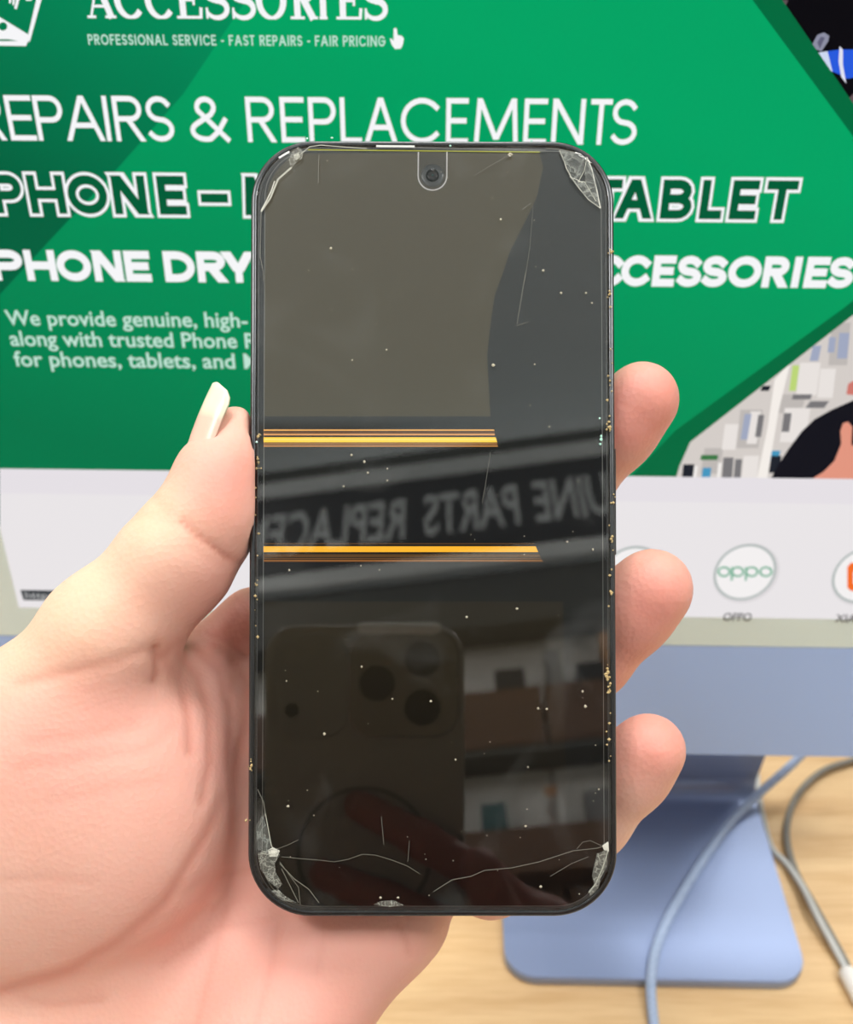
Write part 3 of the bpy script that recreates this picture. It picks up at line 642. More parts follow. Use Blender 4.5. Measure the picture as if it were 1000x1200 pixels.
# top right corner: three plates
shard([(656, 176), (672, 178), (687, 184), (684, 199), (677, 212), (668, 207), (664, 195), (660, 186)], m_shard)
shard([(688, 185), (697, 206), (703, 243), (694, 226), (686, 214), (685, 199)], m_shard)
shard([(668, 208), (677, 213), (685, 213), (694, 227), (702, 243), (690, 234), (679, 222)], m_shard)
for pl, wd, mm in [([(656, 176), (662, 190), (664, 197), (670, 208), (680, 222), (690, 234), (704, 244)], 1.3, m_crl), ([(688, 184), (694, 199), (699, 220), (704, 244)], 1.3, m_crb),
                   ([(688, 185), (685, 200), (678, 213)], .9, m_crl), ([(677, 213), (685, 213), (693, 226), (699, 236)], 1.1, m_crl), ([(668, 207), (677, 211), (683, 214)], 1.2, m_crb), ([(687, 223), (694, 220)], .9, m_crl), ([(640, 174), (655, 175), (672, 178), (690, 186)], .7, m_crs),
                   # top left
                   ([(342, 196), (334, 203), (326, 210), (321, 222), (317, 232), (306, 248)], 2.0, m_crl), ([(322, 212), (318, 224), (312, 236), (306, 247)], 1.2, m_crb), ([(306, 248), (305, 300), (309, 320), (309, 330)], .7, m_crs), ([(352, 181), (363, 172), (376, 170), (400, 172), (430, 174)], .9, m_crl),
                   # bottom left
                   ([(302, 925), (309, 940), (311, 953), (303, 970)], .9, m_crs), ([(311, 953), (318, 990), (322, 1000)], .9, m_crl), ([(330, 1004), (350, 1006), (375, 1008), (392, 1010), (408, 1007), (425, 1001), (440, 1002), (460, 1008), (478, 1015), (492, 1024)], .6, m_crs),
                   ([(328, 1012), (345, 1030), (362, 1042), (374, 1058)], 1.0, m_crs), ([(330, 1018), (340, 1038), (350, 1058)], .8, m_crs), ([(328, 1010), (350, 1040), (352, 1060)], .6, m_crs), ([(322, 996), (338, 990), (350, 984)], .6, m_crs), ([(305, 1000), (320, 1002)], .8, m_crl),
                   # bottom right
                   ([(508, 1045), (530, 1031), (552, 1027), (568, 1020), (600, 1017), (632, 1010), (672, 997), (700, 994), (712, 990)], .8, m_crs), ([(676, 995), (683, 987), (692, 985), (705, 991)], .6, m_crs), ([(690, 1004), (670, 1012), (645, 1027)], .6, m_crs), ([(713, 988), (712, 1000), (706, 1018), (698, 1036), (690, 1046)], 1.2, m_crl),
                   # scratches
                   ([(447, 957), (450, 990)], .6, m_crs), ([(480, 985), (478, 1010)], .5, m_crs), ([(374, 182), (373, 215)], .9, m_crs), ([(575, 530), (568, 575), (565, 590)], .5, m_crs), ([(616, 320), (611, 350), (606, 380)], .6, m_crs), ([(625, 240), (621, 290), (615, 330)], .4, m_crs),
                   ([(598, 181), (570, 197), (556, 206)], .45, m_crs), ([(612, 246), (622, 238)], .7, m_crs), ([(605, 382), (620, 377)], .5, m_crs), ([(472, 350), (468, 336), (460, 345)], .5, m_crs)]:
    strip('crack', pl, wd, mm, .00009+random.random()*.00003)
for pxs, mm in [([(338, 188), (343, 176), (350, 172), (356, 178), (354, 186), (346, 192), (342, 197)], m_cr), ([(344, 182), (350, 178), (352, 184), (347, 188)], m_crl), ([(300, 968), (308, 955), (313, 970), (318, 992), (312, 1000), (302, 995)], m_shard),
                ([(302, 1000), (314, 995), (325, 994), (328, 1002), (322, 1012), (324, 1026), (331, 1036), (326, 1042), (316, 1034), (305, 1018)], m_cr), ([(314, 996), (320, 993), (328, 997), (325, 1004), (316, 1004)], m_crb), ([(326, 1042), (334, 1050), (348, 1058), (330, 1055), (318, 1044)], m_cr),
                ([(700, 1000), (712, 996), (712, 1014), (704, 1030), (697, 1038), (694, 1026)], m_cr), ([(706, 991), (713, 986), (714, 998), (708, 996)], m_crb), ([(690, 1044), (698, 1036), (706, 1022), (702, 1040), (692, 1050)], m_cr),
                ([(438, 1060), (446, 1056), (462, 1055), (474, 1061), (456, 1063)], m_cr), ([(596, 182), (600, 180), (598, 184)], m_crb)]:
    shard(pxs, mm)
# dust and grit on the glass
def specks(name, items, m, parent, flatten=.5):
    vs = []; fs = []
    for x, y, r, z in items:
        c_ = Vector(ph3(x, y, z)); b0 = len(vs)
        for dx, dy, dz in ((1, 0, 0), (0, 1, 0), (-1, 0, 0), (0, -1, 0), (0, 0, 1), (0, 0, -1)):
            k = r*(.7+.6*random.random()); vs.append(c_+Vector((dx*k, dy*k, dz*k*flatten)))
        for a, b, c in ((0, 1, 4), (1, 2, 4), (2, 3, 4), (3, 0, 4), (1, 0, 5), (2, 1, 5), (3, 2, 5), (0, 3, 5)): fs.append((b0+a, b0+b, b0+c))
    return tag(mk(name, vs, fs, m, parent), kind='stuff')
its = [(412, 533, .00028, .0001), (427, 541, .0003, .0001), (431, 554, .00032, .0001), (454, 549, .00025, .0001), (454, 563, .00025, .0001), (403, 570, .00022, .0001), (339, 668, .0003, .0001), (423, 663, .0002, .0001), (644, 500, .00028, .0001), (587, 257, .00025, .0001), (606, 713, .0003, .0001), (547, 723, .00025, .0001), (388, 291, .00028, .0001), (453, 410, .00024, .0001), (413, 422, .00022, .0001),
       (658, 343, .0003, .0001), (694, 355, .00025, .0001), (687, 343, .00025, .0001), (637, 317, .0003, .0001), (627, 427, .00025, .0001), (631, 830, .0003, .0001), (641, 831, .0003, .0001), (686, 828, .00035, .0001), (683, 810, .00028, .0001), (338, 945, .00035, .0001), (380, 860, .00032, .0001), (336, 798, .00025, .0001), (695, 644, .00028, .0001), (665, 635, .0002, .0001), (578, 428, .0004, .0001), (619, 899, .00022, .0001), (534, 890, .00025, .0001), (702, 925, .0002, .0001), (634, 1039, .0003, .0001), (616, 968, .0003, .0001), (598, 181, .0005, .0001), (424, 781, .0003, .0001), (505, 822, .00028, .0001), (460, 819, .00028, .0001), (446, 1052, .0003, .0001), (467, 1052, .0003, .0001)]
for i in range(90): its.append((random.uniform(312, 704), random.uniform(185, 1058), random.uniform(.00006, .00016), .00008))
specks('dust', its, mat('dust_grain', (186, 180, 160), .7), phone)
grit = []
for cx, cy, n, s in [(303, 543, 9, 4), (302, 512, 5, 2), (716, 295, 8, 2.2), (712, 790, 16, 4), (714, 806, 8, 4), (714, 497, 9, 6), (715, 352, 5, 5), (296, 898, 8, 4), (291, 962, 3, 2), (718, 633, 5, 8), (719, 585, 4, 6), (301, 600, 5, 20), (715, 425, 7, 25), (299, 720, 8, 40), (714, 870, 8, 40), (716, 700, 8, 40)]:
    for i in range(n): grit.append((cx+random.gauss(0, min(s, 1.8)), cy+random.gauss(0, s), random.uniform(.00012, .00036), .0001))
specks('grit', grit, mat('sandy_grit', (200, 178, 128), .8), phone, .8)
specks('edge_glint', [(705, 515, .0004, .0001), (705, 511, .0003, .0001), (704, 520, .0003, .0001), (703, 490, .00022, .0001), (301, 518, .0003, .0001), (360, 162.5, .00025, -.0001), (389, 161.6, .0003, -.0001), (623, 165, .0003, -.0001), (528, 171, .00035, .0001)], mat('painted_glint', (190, 240, 225), .1, emit=None), phone)  # glints along the edges, painted as pale green specks

# ================================================================== hands: implicit surface -> mesh
def cs(px, py, d):                                # pixel and depth (m) -> camera space (X right, Y down, Z depth), metres
    return np.array([(px-CX)/FPX*d, (py-CY)/FPX*d, d])
def cs2w(V): return EYE+V[:, :1]*RX-V[:, 1:2]*UP+V[:, 2:3]*FW
def smin(a, b, k):
    h = np.maximum(k-np.abs(a-b), 0)/k; return np.minimum(a, b)-h*h*k*.25
class Field:
    def __init__(s, lo, hi, v):
        s.lo = np.array(lo, np.float32); s.v = v; s.n = np.ceil((np.array(hi)-lo)/v).astype(int)+1
        s.ax = [s.lo[i]+np.arange(s.n[i], dtype=np.float32)*v for i in range(3)]
    def cap(s, a, b, ra, rb):
        a = a.astype(np.float32); b = b.astype(np.float32); ab = b-a
        X, Y, Z = s.ax[0][:, None, None]-a[0], s.ax[1][None, :, None]-a[1], s.ax[2][None, None, :]-a[2]
        h = np.clip((X*ab[0]+Y*ab[1]+Z*ab[2])/np.float32(ab@ab+1e-12), 0, 1)
        return np.sqrt((X-h*ab[0])**2+(Y-h*ab[1])**2+(Z-h*ab[2])**2)-(np.float32(ra)+h*np.float32(rb-ra))
    def chain(s, pts, k=.004):
        f = None
        for (a, ra), (b, rb) in zip(pts[:-1], pts[1:]):
            g_ = s.cap(a, b, ra, rb); f = g_ if f is None else smin(f, g_, k)
        return f
    def ellip(s, c, r, R=None):
        c = c.astype(np.float32); X, Y, Z = s.ax[0][:, None, None]-c[0], s.ax[1][None, :, None]-c[1], s.ax[2][None, None, :]-c[2]
        if R is not None:
            X, Y, Z = R[0, 0]*X+R[0, 1]*Y+R[0, 2]*Z, R[1, 0]*X+R[1, 1]*Y+R[1, 2]*Z, R[2, 0]*X+R[2, 1]*Y+R[2, 2]*Z
        k0 = np.sqrt((X/r[0])**2+(Y/r[1])**2+(Z/r[2])**2); k1 = np.sqrt((X/r[0]**2)**2+(Y/r[1]**2)**2+(Z/r[2]**2)**2)+1e-9
        return (k0*(k0-1)/k1).astype(np.float32)
    def mesh(s, F):
        ins = F < 0; n = F.shape
        cnt = np.zeros((n[0]-1, n[1]-1, n[2]-1), np.int8)
        for i in (0, 1):
            for j in (0, 1):
                for k in (0, 1): cnt += ins[i:n[0]-1+i, j:n[1]-1+j, k:n[2]-1+k]
        act = (cnt > 0) & (cnt < 8); idx = np.full(act.shape, -1, np.int64); cells = np.argwhere(act); idx[act] = np.arange(len(cells))
        acc = np.zeros((len(cells), 3)); num = np.zeros(len(cells))
        c8 = [(i, j, k) for i in (0, 1) for j in (0, 1) for k in (0, 1)]
        for a in range(8):
            for b in range(a+1, 8):
                A, B = np.array(c8[a]), np.array(c8[b])
                if np.abs(A-B).sum() != 1: continue
                fa = F[tuple((cells+A).T)]; fb = F[tuple((cells+B).T)]; m = (fa < 0) != (fb < 0); t = fa[m]/(fa[m]-fb[m])
                acc[m] += A+(B-A)*t[:, None]; num[m] += 1
        V = (cells+acc/num[:, None])*s.v+s.lo
        Q = []
        for ax in range(3):
            sl0 = [slice(None)]*3; sl1 = [slice(None)]*3; sl0[ax] = slice(0, -1); sl1[ax] = slice(1, None)
            ch = ins[tuple(sl0)] != ins[tuple(sl1)]; E = np.argwhere(ch)
            u, v = (ax+1) % 3, (ax+2) % 3
            E = E[(E[:, u] > 0) & (E[:, v] > 0) & (E[:, u] < n[u]-1) & (E[:, v] < n[v]-1)]
            def g_(du, dv): e = E.copy(); e[:, u] -= du; e[:, v] -= dv; return idx[tuple(e.T)]
            q = np.stack([g_(1, 1), g_(0, 1), g_(0, 0), g_(1, 0)], 1); flip = ~ins[tuple(E.T)]; q[flip] = q[flip][:, ::-1]; Q.append(q)
        return V, np.concatenate(Q)
def smooth(V, Q, it, lam=.5):
    e = np.concatenate([Q[:, [0, 1]], Q[:, [1, 2]], Q[:, [2, 3]], Q[:, [3, 0]]]); e = np.concatenate([e, e[:, ::-1]])
    deg = np.bincount(e[:, 0], minlength=len(V)).astype(float); deg[deg == 0] = 1
    for _ in range(it):
        S_ = np.stack([np.bincount(e[:, 0], weights=V[e[:, 1], i], minlength=len(V)) for i in range(3)], 1)/deg[:, None]; V = V+(S_-V)*lam
    return V
def normals(V, Q):
    fn = np.cross(V[Q[:, 2]]-V[Q[:, 0]], V[Q[:, 3]]-V[Q[:, 1]]); N = np.zeros_like(V)
    for i in range(4):
        for k in range(3): N[:, k] += np.bincount(Q[:, i], weights=fn[:, k], minlength=len(V))
    return N/(np.linalg.norm(N, axis=1, keepdims=True)+1e-12)
def build_np(name, V, Q, m, parent=None, cols=None):
    me = bpy.data.meshes.new(name); me.vertices.add(len(V)); me.vertices.foreach_set('co', V.astype(np.float32).ravel())
    me.loops.add(len(Q)*4); me.loops.foreach_set('vertex_index', Q.ravel().astype(np.int32)); me.polygons.add(len(Q))
    me.polygons.foreach_set('loop_start', np.arange(0, len(Q)*4, 4, dtype=np.int32)); me.polygons.foreach_set('loop_total', np.full(len(Q), 4, np.int32))
    me.polygons.foreach_set('use_smooth', np.ones(len(Q), bool)); me.update(calc_edges=True); me.validate()
    if cols is not None:
        a = me.color_attributes.new('tone', 'FLOAT_COLOR', 'POINT'); a.data.foreach_set('color', np.concatenate([cols, np.ones((len(cols), 1))], 1).astype(np.float32).ravel())
    return link(name, me, m, parent)
def segd(P, a, b):
    ab = b-a; t = np.clip(((P-a)@ab)/(ab@ab), 0, 1); return np.linalg.norm(P-a-t[:, None]*ab, axis=1)
def polyd(P, pl): return np.min([segd(P, np.array(pl[i], float), np.array(pl[i+1], float)) for i in range(len(pl)-1)], axis=0)

def skin_mat(name):
    m = bpy.data.materials.new(name); m.use_nodes = True; p = m.node_tree.nodes['Principled BSDF']
    at_ = nd(m, 'ShaderNodeVertexColor', layer_name='tone'); tc = nd(m, 'ShaderNodeTexCoord')
    n = nd(m, 'ShaderNodeTexNoise'); n.inputs['Scale'].default_value = 85; n.inputs['Detail'].default_value = 5
    r = nd(m, 'ShaderNodeMapRange'); r.inputs[1].default_value = .35; r.inputs[2].default_value = .7; r.inputs[3].default_value = 0; r.inputs[4].default_value = .28
    mx = nd(m, 'ShaderNodeMix', data_type='RGBA', blend_type='MULTIPLY'); mx.inputs[7].default_value = (1, .80, .76, 1)
    lk(m, tc.outputs['Object'], n.inputs['Vector']); lk(m, n.outputs['Fac'], r.inputs[0]); lk(m, r.outputs[0], mx.inputs[0]); lk(m, at_.outputs['Color'], mx.inputs[6]); lk(m, mx.outputs[2], p.inputs['Base Color'])
    p.inputs['Roughness'].default_value = .48; p.inputs['Specular IOR Level'].default_value = .35
    p.inputs['Subsurface Weight'].default_value = .25; p.inputs['Subsurface Radius'].default_value = (1, .35, .2); p.inputs['Subsurface Scale'].default_value = .003
    v = nd(m, 'ShaderNodeTexVoronoi'); v.inputs['Scale'].default_value = 900
    n2 = nd(m, 'ShaderNodeTexNoise'); n2.inputs['Scale'].default_value = 420; n2.inputs['Detail'].default_value = 4
    ad = nd(m, 'ShaderNodeMath', operation='ADD'); b = nd(m, 'ShaderNodeBump'); b.inputs['Strength'].default_value = .13; b.inputs['Distance'].default_value = .0006
    lk(m, tc.outputs['Object'], v.inputs['Vector']); lk(m, tc.outputs['Object'], n2.inputs['Vector'])
    lk(m, v.outputs['Distance'], ad.inputs[0]); lk(m, n2.outputs['Fac'], ad.inputs[1]); lk(m, ad.outputs[0], b.inputs['Height']); lk(m, b.outputs[0], p.inputs['Normal'])
    return m
m_skin = skin_mat('skin')
mm = .001
def K(px, py, d, r): return (cs(px, py, d*mm), r*mm)
def phone_sdf(F, grow=0.0):
    # box of the phone in camera space
    toC = np.array([RX, -UP, FW]); o = toC@(PO-EYE); ex, ey, ez = toC@PX, toC@PY, toC@PN
    X, Y, Z = F.ax[0][:, None, None]-np.float32(o[0]), F.ax[1][None, :, None]-np.float32(o[1]), F.ax[2][None, None, :]-np.float32(o[2])
    def c_(e): return X*np.float32(e[0])+Y*np.float32(e[1])+Z*np.float32(e[2])
    a = np.abs(c_(ex)-np.float32((uL+uR)/2))-np.float32((uR-uL)/2-CR); b = np.abs(c_(ey)-np.float32((vT+vB)/2))-np.float32((vT-vB)/2-CR); cz = np.abs(c_(ez)+.0041)-.0041
    d2 = np.sqrt(np.maximum(a, 0)**2+np.maximum(b, 0)**2)+np.minimum(np.maximum(a, b), 0)-CR
    return np.sqrt(np.maximum(d2, 0)**2+np.maximum(cz, 0)**2)+np.minimum(np.maximum(d2, cz), 0)-grow
F = Field((-.150, -.072, .165), (.066, .225, .262), .00095)
palm = smin(F.chain([K(345, 745, 229, 10.5), K(250, 900, 232, 13), K(110, 1330, 226, 17)], .008), F.chain([K(405, 805, 233, 11), K(330, 980, 234, 14), K(130, 1360, 228, 18)], .008), .010)
palm = smin(palm, F.chain([K(450, 890, 233, 11), K(390, 1030, 233, 13.5), K(170, 1400, 226, 18)], .008), .010)
palm = smin(palm, F.chain([K(478, 975, 229, 10.5), K(450, 1068, 226, 13.5), K(322, 1215, 220, 16.5), K(210, 1400, 216, 19)], .008), .012)
palm = smin(palm, F.cap(*(lambda a, b: (a[0], b[0], a[1], b[1]))(K(150, 1400, 222, 24), K(-60, 2100, 190, 27))), .02)   # wrist and forearm
palm = smin(palm, F.cap(*(lambda a, b: (a[0], b[0], a[1], b[1]))(K(60, 1380, 220, 22), K(-160, 2050, 190, 26))), .02)
palm = smin(palm, F.cap(*(lambda a, b: (a[0], b[0], a[1], b[1]))(K(-60, 1120, 224, 19), K(60, 1380, 222, 20))), .012)
palm = smin(palm, F.cap(*(lambda a, b: (a[0], b[0], a[1], b[1]))(K(120, 1130, 230, 19), K(-10, 1260, 226, 19))), .012)
# thenar mound
Rz = lambda a: np.array([[math.cos(a), math.sin(a), 0], [-math.sin(a), math.cos(a), 0], [0, 0, 1]], np.float32)
th = F.ellip(cs(88, 942, .212), (.0335, .0355, .021), Rz(.03))
th = smin(th, F.cap(*(lambda a, b: (a[0], b[0], a[1], b[1]))(K(50, 885, 211, 18), K(20, 1060, 219, 19))), .012)
th = smin(th, F.cap(*(lambda a, b: (a[0], b[0], a[1], b[1]))(K(215, 850, 222, 11), K(255, 800, 226, 8))), .010)
palm = smin(palm, th, .007)
# web between thumb and index
palm = smin(palm, F.chain([K(150, 830, 222, 10), K(235, 790, 227, 8.5), K(300, 735, 229, 9.5)], .006), .006)
thumb = F.chain([K(50, 872, 211, 17.5), K(127, 748, 205, 13.0), K(208, 655, 203, 10.7), K(243, 604, 203, 9.0), K(267, 545, 203.5, 6.2), K(277, 501, 204, 4.4)], .006)
thumb = smin(thumb, F.ellip(cs(254, 583, .2025), (.0077, .0118, .0086), Rz(-.38)), .004)
hand = smin(palm, thumb, .007)
fingers = [
  [K(345, 745, 229, 10), K(560, 655, 230, 9.4), K(672, 560, 225, 8.8), K(722, 503, 218, 8.6), K(751, 470, 214, 8.3)],
  [K(405, 805, 233, 10.5), K(610, 835, 231, 9.8), K(690, 770, 226, 9.4), K(738, 718, 219, 9.2), K(763, 692, 215, 9.1)],
  [K(450, 890, 233, 10.5), K(610, 1005, 231, 9.6), K(690, 960, 226, 9), K(738, 905, 219, 8.6), K(759, 880, 215, 8.3)],
  [K(478, 975, 229, 10), K(575, 1030, 226, 8.4), K(640, 1010, 224, 7.8), K(668, 975, 222, 7.5)]]
allf = None
for f in fingers:
    g_ = F.chain(f, .004); allf = g_ if allf is None else smin(allf, g_, .0015)
hand = smin(hand, allf, .005)
ps = phone_sdf(F, .00015)
hand = -smin(-hand, ps, .0012)
V, Q = F.mesh(hand); V = smooth(V, Q, 3)
N = normals(V, Q)
if (N[:, 2].mean()) > 1: N = -N
px = V[:, 0]/V[:, 2]*FPX+CX; py = V[:, 1]/V[:, 2]*FPX+CY; P2 = np.stack([px, py], 1)
front = np.clip(-N[:, 2]*1.5+.2, 0, 1)
cre = np.zeros(len(V)); red = np.zeros(len(V))
CRE = [  # polyline, width px, depth mm
  ([(214, 612), (232, 628), (250, 640), (266, 652), (280, 660)], 4, 1.0), ([(225, 640), (245, 652), (262, 662)], 5, .3),
  ([(172, 560), (180, 580), (196, 600)], 6, .35), ([(150, 608), (175, 600), (205, 612)], 7, .25),
  ([(186, 762), (189, 776), (188, 792), (184, 798)], 5, 2.2), ([(186, 764), (170, 762), (130, 776), (80, 788), (20, 800)], 6, .55), ([(189, 780), (200, 765), (214, 752)], 5, 1.0),
  ([(194, 772), (212, 800), (222, 835), (224, 880)], 6, .8), ([(206, 762), (232, 792), (246, 835), (248, 890), (238, 940)], 6, .7), ([(220, 750), (256, 790), (272, 840), (268, 900)], 5, .6), ([(232, 742), (268, 768), (290, 800)], 5, .5),
  ([(292, 806), (288, 860), (268, 930), (240, 985), (192, 1062), (140, 1105), (80, 1140), (0, 1165)], 8, .8),
  ([(0, 1165), (60, 1178), (120, 1172)], 5, .4), ([(0, 1032), (60, 1030), (110, 1034)], 5, .25), ([(30, 870), (100, 862), (160, 850)], 7, .25), ([(20, 900), (90, 890), (170, 880), (205, 850)], 7, .25), ([(60, 940), (130, 925), (190, 915)], 7, .2),
  ([(190, 1062), (240, 1030), (290, 1020)], 5, .35), ([(265, 1065), (250, 1120), (230, 1200)], 5, .35), ([(325, 1080), (318, 1130), (300, 1200)], 5, .3), ([(380, 1082), (372, 1140)], 5, .3), ([(467, 1082), (475, 1100), (480, 1118)], 4, .5), ([(190, 1130), (250, 1090), (330, 1075)], 5, .3),
  ([(110, 1125), (180, 1100), (250, 1060)], 5, .25), ([(300, 690), (262, 742), (285, 770)], 5, .3), ([(240, 742), (262, 748), (290, 770)], 4, .5), ([(275, 700), (292, 720)], 4, .3)]
disp_ = np.zeros(len(V))
for pl, wd, dp_ in CRE:
    d = polyd(P2, pl); g_ = np.exp(-(d/wd)**2)*front
    disp_ -= g_*dp_*mm*.42+np.exp(-(d/(wd*2.4))**2)*front*dp_*mm*.25; cre = np.maximum(cre, g_*min(1, dp_))
V2 = V+N*disp_[:, None]
V2 = smooth(V2, Q, 1, .3)
def blob(x, y, r): return np.exp(-(((px-x)**2+(py-y)**2)/r**2))
base = np.array(lin((238, 196, 176))); pink = np.array(lin((233, 172, 160))); redc = np.array(lin((228, 142, 132))); pale = np.array(lin((246, 214, 182)))
tp = np.clip(.25+.65*blob(60, 830, 110)+.4*blob(200, 1000, 260)+.9*blob(380, 1150, 170)+.8*blob(270, 700, 70)+.5*blob(130, 690, 60)+.4*blob(240, 850, 90), 0, 1)
tr_ = np.clip(.9*blob(268, 560, 52)+.95*blob(775, 460, 55)+.9*blob(730, 500, 50)+1.0*blob(775, 690, 60)+1.0*blob(770, 870, 60)+.5*blob(740, 760, 60)+.25*blob(60, 840, 70)+.25*blob(330, 1160, 60)+.5*blob(280, 720, 40), 0, 1)*.9
tpale = np.clip(blob(95, 690, 80)+blob(180, 600, 50)+.8*blob(20, 760, 80), 0, 1)
def mixc(c, b, t): return c*(1-t[:, None])+b*t[:, None]
col = np.tile(base, (len(V), 1)); col = mixc(col, pink, tp*.8); col = mixc(col, pale, tpale*.6*(1-tr_)); col = mixc(col, redc, tr_*.75); col = mixc(col, np.array(lin((196, 110, 90))), np.clip(cre, 0, 1)*.45)
W = cs2w(V2)
ho = cs2w(cs(200, 1000, .23)[None])[0]
hmesh = build_np('hand', W-ho, Q[:, ::-1] if np.einsum('ij,ij->i', N, V-V.mean(0)).mean() < 0 else Q, m_skin, None, col)
hmesh.location = tuple(ho); tag(hmesh, 'left hand with long pale thumbnail gripping the cracked phone from behind', 'hand')
m_nail = mat('nail', (236, 196, 178), .25); pn = m_nail.node_tree.nodes['Principled BSDF']
def nail(tip, basept, nrm, wid, m_a, free=.25, thick=.0004, arc_deg=62, curve=.10):
    """curved plate from basept to tip, outward normal nrm; the free edge is paler"""
    t = (tip-basept); L = np.linalg.norm(t); t = t/L; nn = nrm-t*(nrm@t); nn /= np.linalg.norm(nn); s_ = np.cross(t, nn)
    Rr = wid/2/math.sin(math.radians(arc_deg)); vs = []; nu, nv = 13, 15
    for lay in (0, 1):
        for j in range(nv):
            v = j/(nv-1); wv = 1.0 if v < .78 else math.sqrt(max(.02, 1-((v-.78)/.23)**2))
            if v < .12: wv = .8+.2*v/.12
            for i in range(nu):
                a = math.radians(arc_deg)*(2*i/(nu-1)-1)*wv
                p_ = basept+t*L*v+s_*Rr*math.sin(a)+nn*(Rr*(math.cos(a)-1)-curve*L*(v-.45)**2-lay*thick)
                vs.append(p_)
    fs = []; n1_ = nu*nv
    for j in range(nv-1):
        for i in range(nu-1):
            q_ = (j*nu+i, j*nu+i+1, (j+1)*nu+i+1, (j+1)*nu+i); fs.append(q_); fs.append(tuple(n1_+k for k in q_[::-1]))
    edge = [i for i in range(nu)]+[j*nu+nu-1 for j in range(1, nv)]+[(nv-1)*nu+i for i in range(nu-2, -1, -1)]+[j*nu for j in range(nv-2, 0, -1)]
    for k in range(len(edge)):
        a, b = edge[k], edge[(k+1) % len(edge)]; fs.append((b, a, n1_+a, n1_+b))
    o = mk('fingernail', [v-ho for v in vs], fs, m_a, hmesh, True)
    ca = o.data.color_attributes.new('tone', 'FLOAT_COLOR', 'POINT')
    for k in range(len(vs)):
        v = ((k % n1_)//nu)/(nv-1); f_ = min(1, max(0, (v-(1-free))/.06)); c1 = lin((240, 200, 182)); c2 = lin((238, 236, 208))
        ca.data[k].color = (*[c1[i]*(1-f_)+c2[i]*f_ for i in range(3)], 1)
    return o
vc = nd(m_nail, 'ShaderNodeVertexColor', layer_name='tone'); lk(m_nail, vc.outputs['Color'], pn.inputs['Base Color'])
def cw(px_, py_, d): return cs2w(cs(px_, py_, d*mm)[None])[0]
toW = lambda v: v[0]*RX-v[1]*UP+v[2]*FW
o = nail(cw(247, 447, 200.5), cw(211, 545, 199.5), toW(np.array([-.80, -.25, -.48])), .0108, m_nail, free=.40); o['label'] = 'long pale thumbnail'
for tipp, bs, wd in (((771, 447, 221), (735, 505, 230), .010), ((792, 672, 222), (752, 735, 231), .011), ((788, 858, 222), (748, 922, 231), .010)):
    nail(cw(*tipp), cw(*bs), toW(np.array([.35, .25, .9])), wd, m_nail, free=.15)

# ================================================================== what the phone screen mirrors: camera phone, its hand, shop wall
toCam = Matrix(((RX[0], UP[0], -FW[0], 0), (RX[1], UP[1], -FW[1], 0), (RX[2], UP[2], -FW[2], CAMZ), (0, 0, 0, 1)))
cp = empty('camera_phone', label='dark phone with three round lenses, mirrored in the cracked screen', cat='phone', mw=toCam @ Matrix.Translation((0, 0, .0035)))
m_case = mat('smoky_case', (150, 148, 140), .35); m_lensb = mat('lens_black', (2, 2, 2), .35, spec=.15); m_alu = mat('case_rim_silver', (190, 190, 190), .25, .8)
def rr3(x0_, x1_, y0_, y1_, r_, z, n=8): return [(x, y, z) for x, y in rrect(x0_, x1_, y0_, y1_, r_, n)]
loft('body', [rr3(-.064, .0165, -.129, .0335, .012, .012), rr3(-.065, .0175, -.130, .0345, .013, .010), rr3(-.065, .0175, -.130, .0345, .013, .0035), rr3(-.064, .0165, -.129, .0335, .012, .002)], m_case, cp)
loft('camera_plateau', [rr3(-.0615, -.030, -.013, .031, .012, .0019), rr3(-.0605, -.031, -.012, .030, .012, .0008)], mat('plateau_grey', (140, 140, 134), .4), cp)
loft('lens_housing', [rr3(-.0305, .0155, -.0125, .0325, .011, .0019), rr3(-.0295, .0145, -.0115, .0315, .010, .0004)], mat('housing_olive', (130, 126, 112), .4), cp)
ringmesh('housing_rim', rrect(-.0300, .0150, -.0120, .0320, .0105, 8), .0008, .0003, m_alu, cp)
box('top_streak', -.027, .008, .0300, .0352, -.0012, .0075, mat('painted_streak', (235, 235, 235), .35), cp, .0024)  # white box imitates the ceiling light's streak along the housing bevel
for lx, ly in ((0, 0), (0, .0200), (-.0185, .0100)):
    lathe('lens', [(.0074, .0003), (.0073, -.0002), (.0066, -.0004)] if (lx, ly) != (0, 0) else [(.0074, .0003), (.0073, .0001), (.0066, .0)], m_lensb, cp, Matrix.Translation((lx, ly, 0)) @ Matrix.Scale(-1, 4, (0, 0, 1)) @ Matrix.Translation((0, 0, -.0)))
for lx, ly in ((-.0535, -.001), (-.0535, .021)):
    lathe('sensor', [(.003, -.0003), (.0028, 0.0)], m_lensb if ly < 0 else m_case, cp, Matrix.Translation((lx, ly, .0004)))
ringmesh('magnet_ring', [(-.0237+.027*math.cos(a*.131), -.060+.027*math.sin(a*.131)) for a in range(48)], .002, .0018, mat('ring_dark', (100, 100, 94), .4), cp)
F2 = Field((-.055, .02, -.045), (.11, .20, .03), .0022)
def k2(x, y, z, r): return (np.array([x, y, z]), r)
h2 = F2.chain([k2(-.026, .040, -.008, .0068), k2(.0, .054, -.010, .0078), k2(.026, .070, -.008, .0085), k2(.052, .095, .004, .011)])
h2 = smin(h2, F2.chain([k2(-.040, .068, -.008, .0066), k2(-.015, .078, -.011, .0078), k2(.018, .092, -.009, .0085), k2(.052, .112, .004, .012)]), .002)
h2 = smin(h2, F2.chain([k2(-.035, .094, -.008, .006), k2(-.01, .102, -.011, .0074), k2(.02, .113, -.009, .008), k2(.052, .128, .004, .012)]), .002)
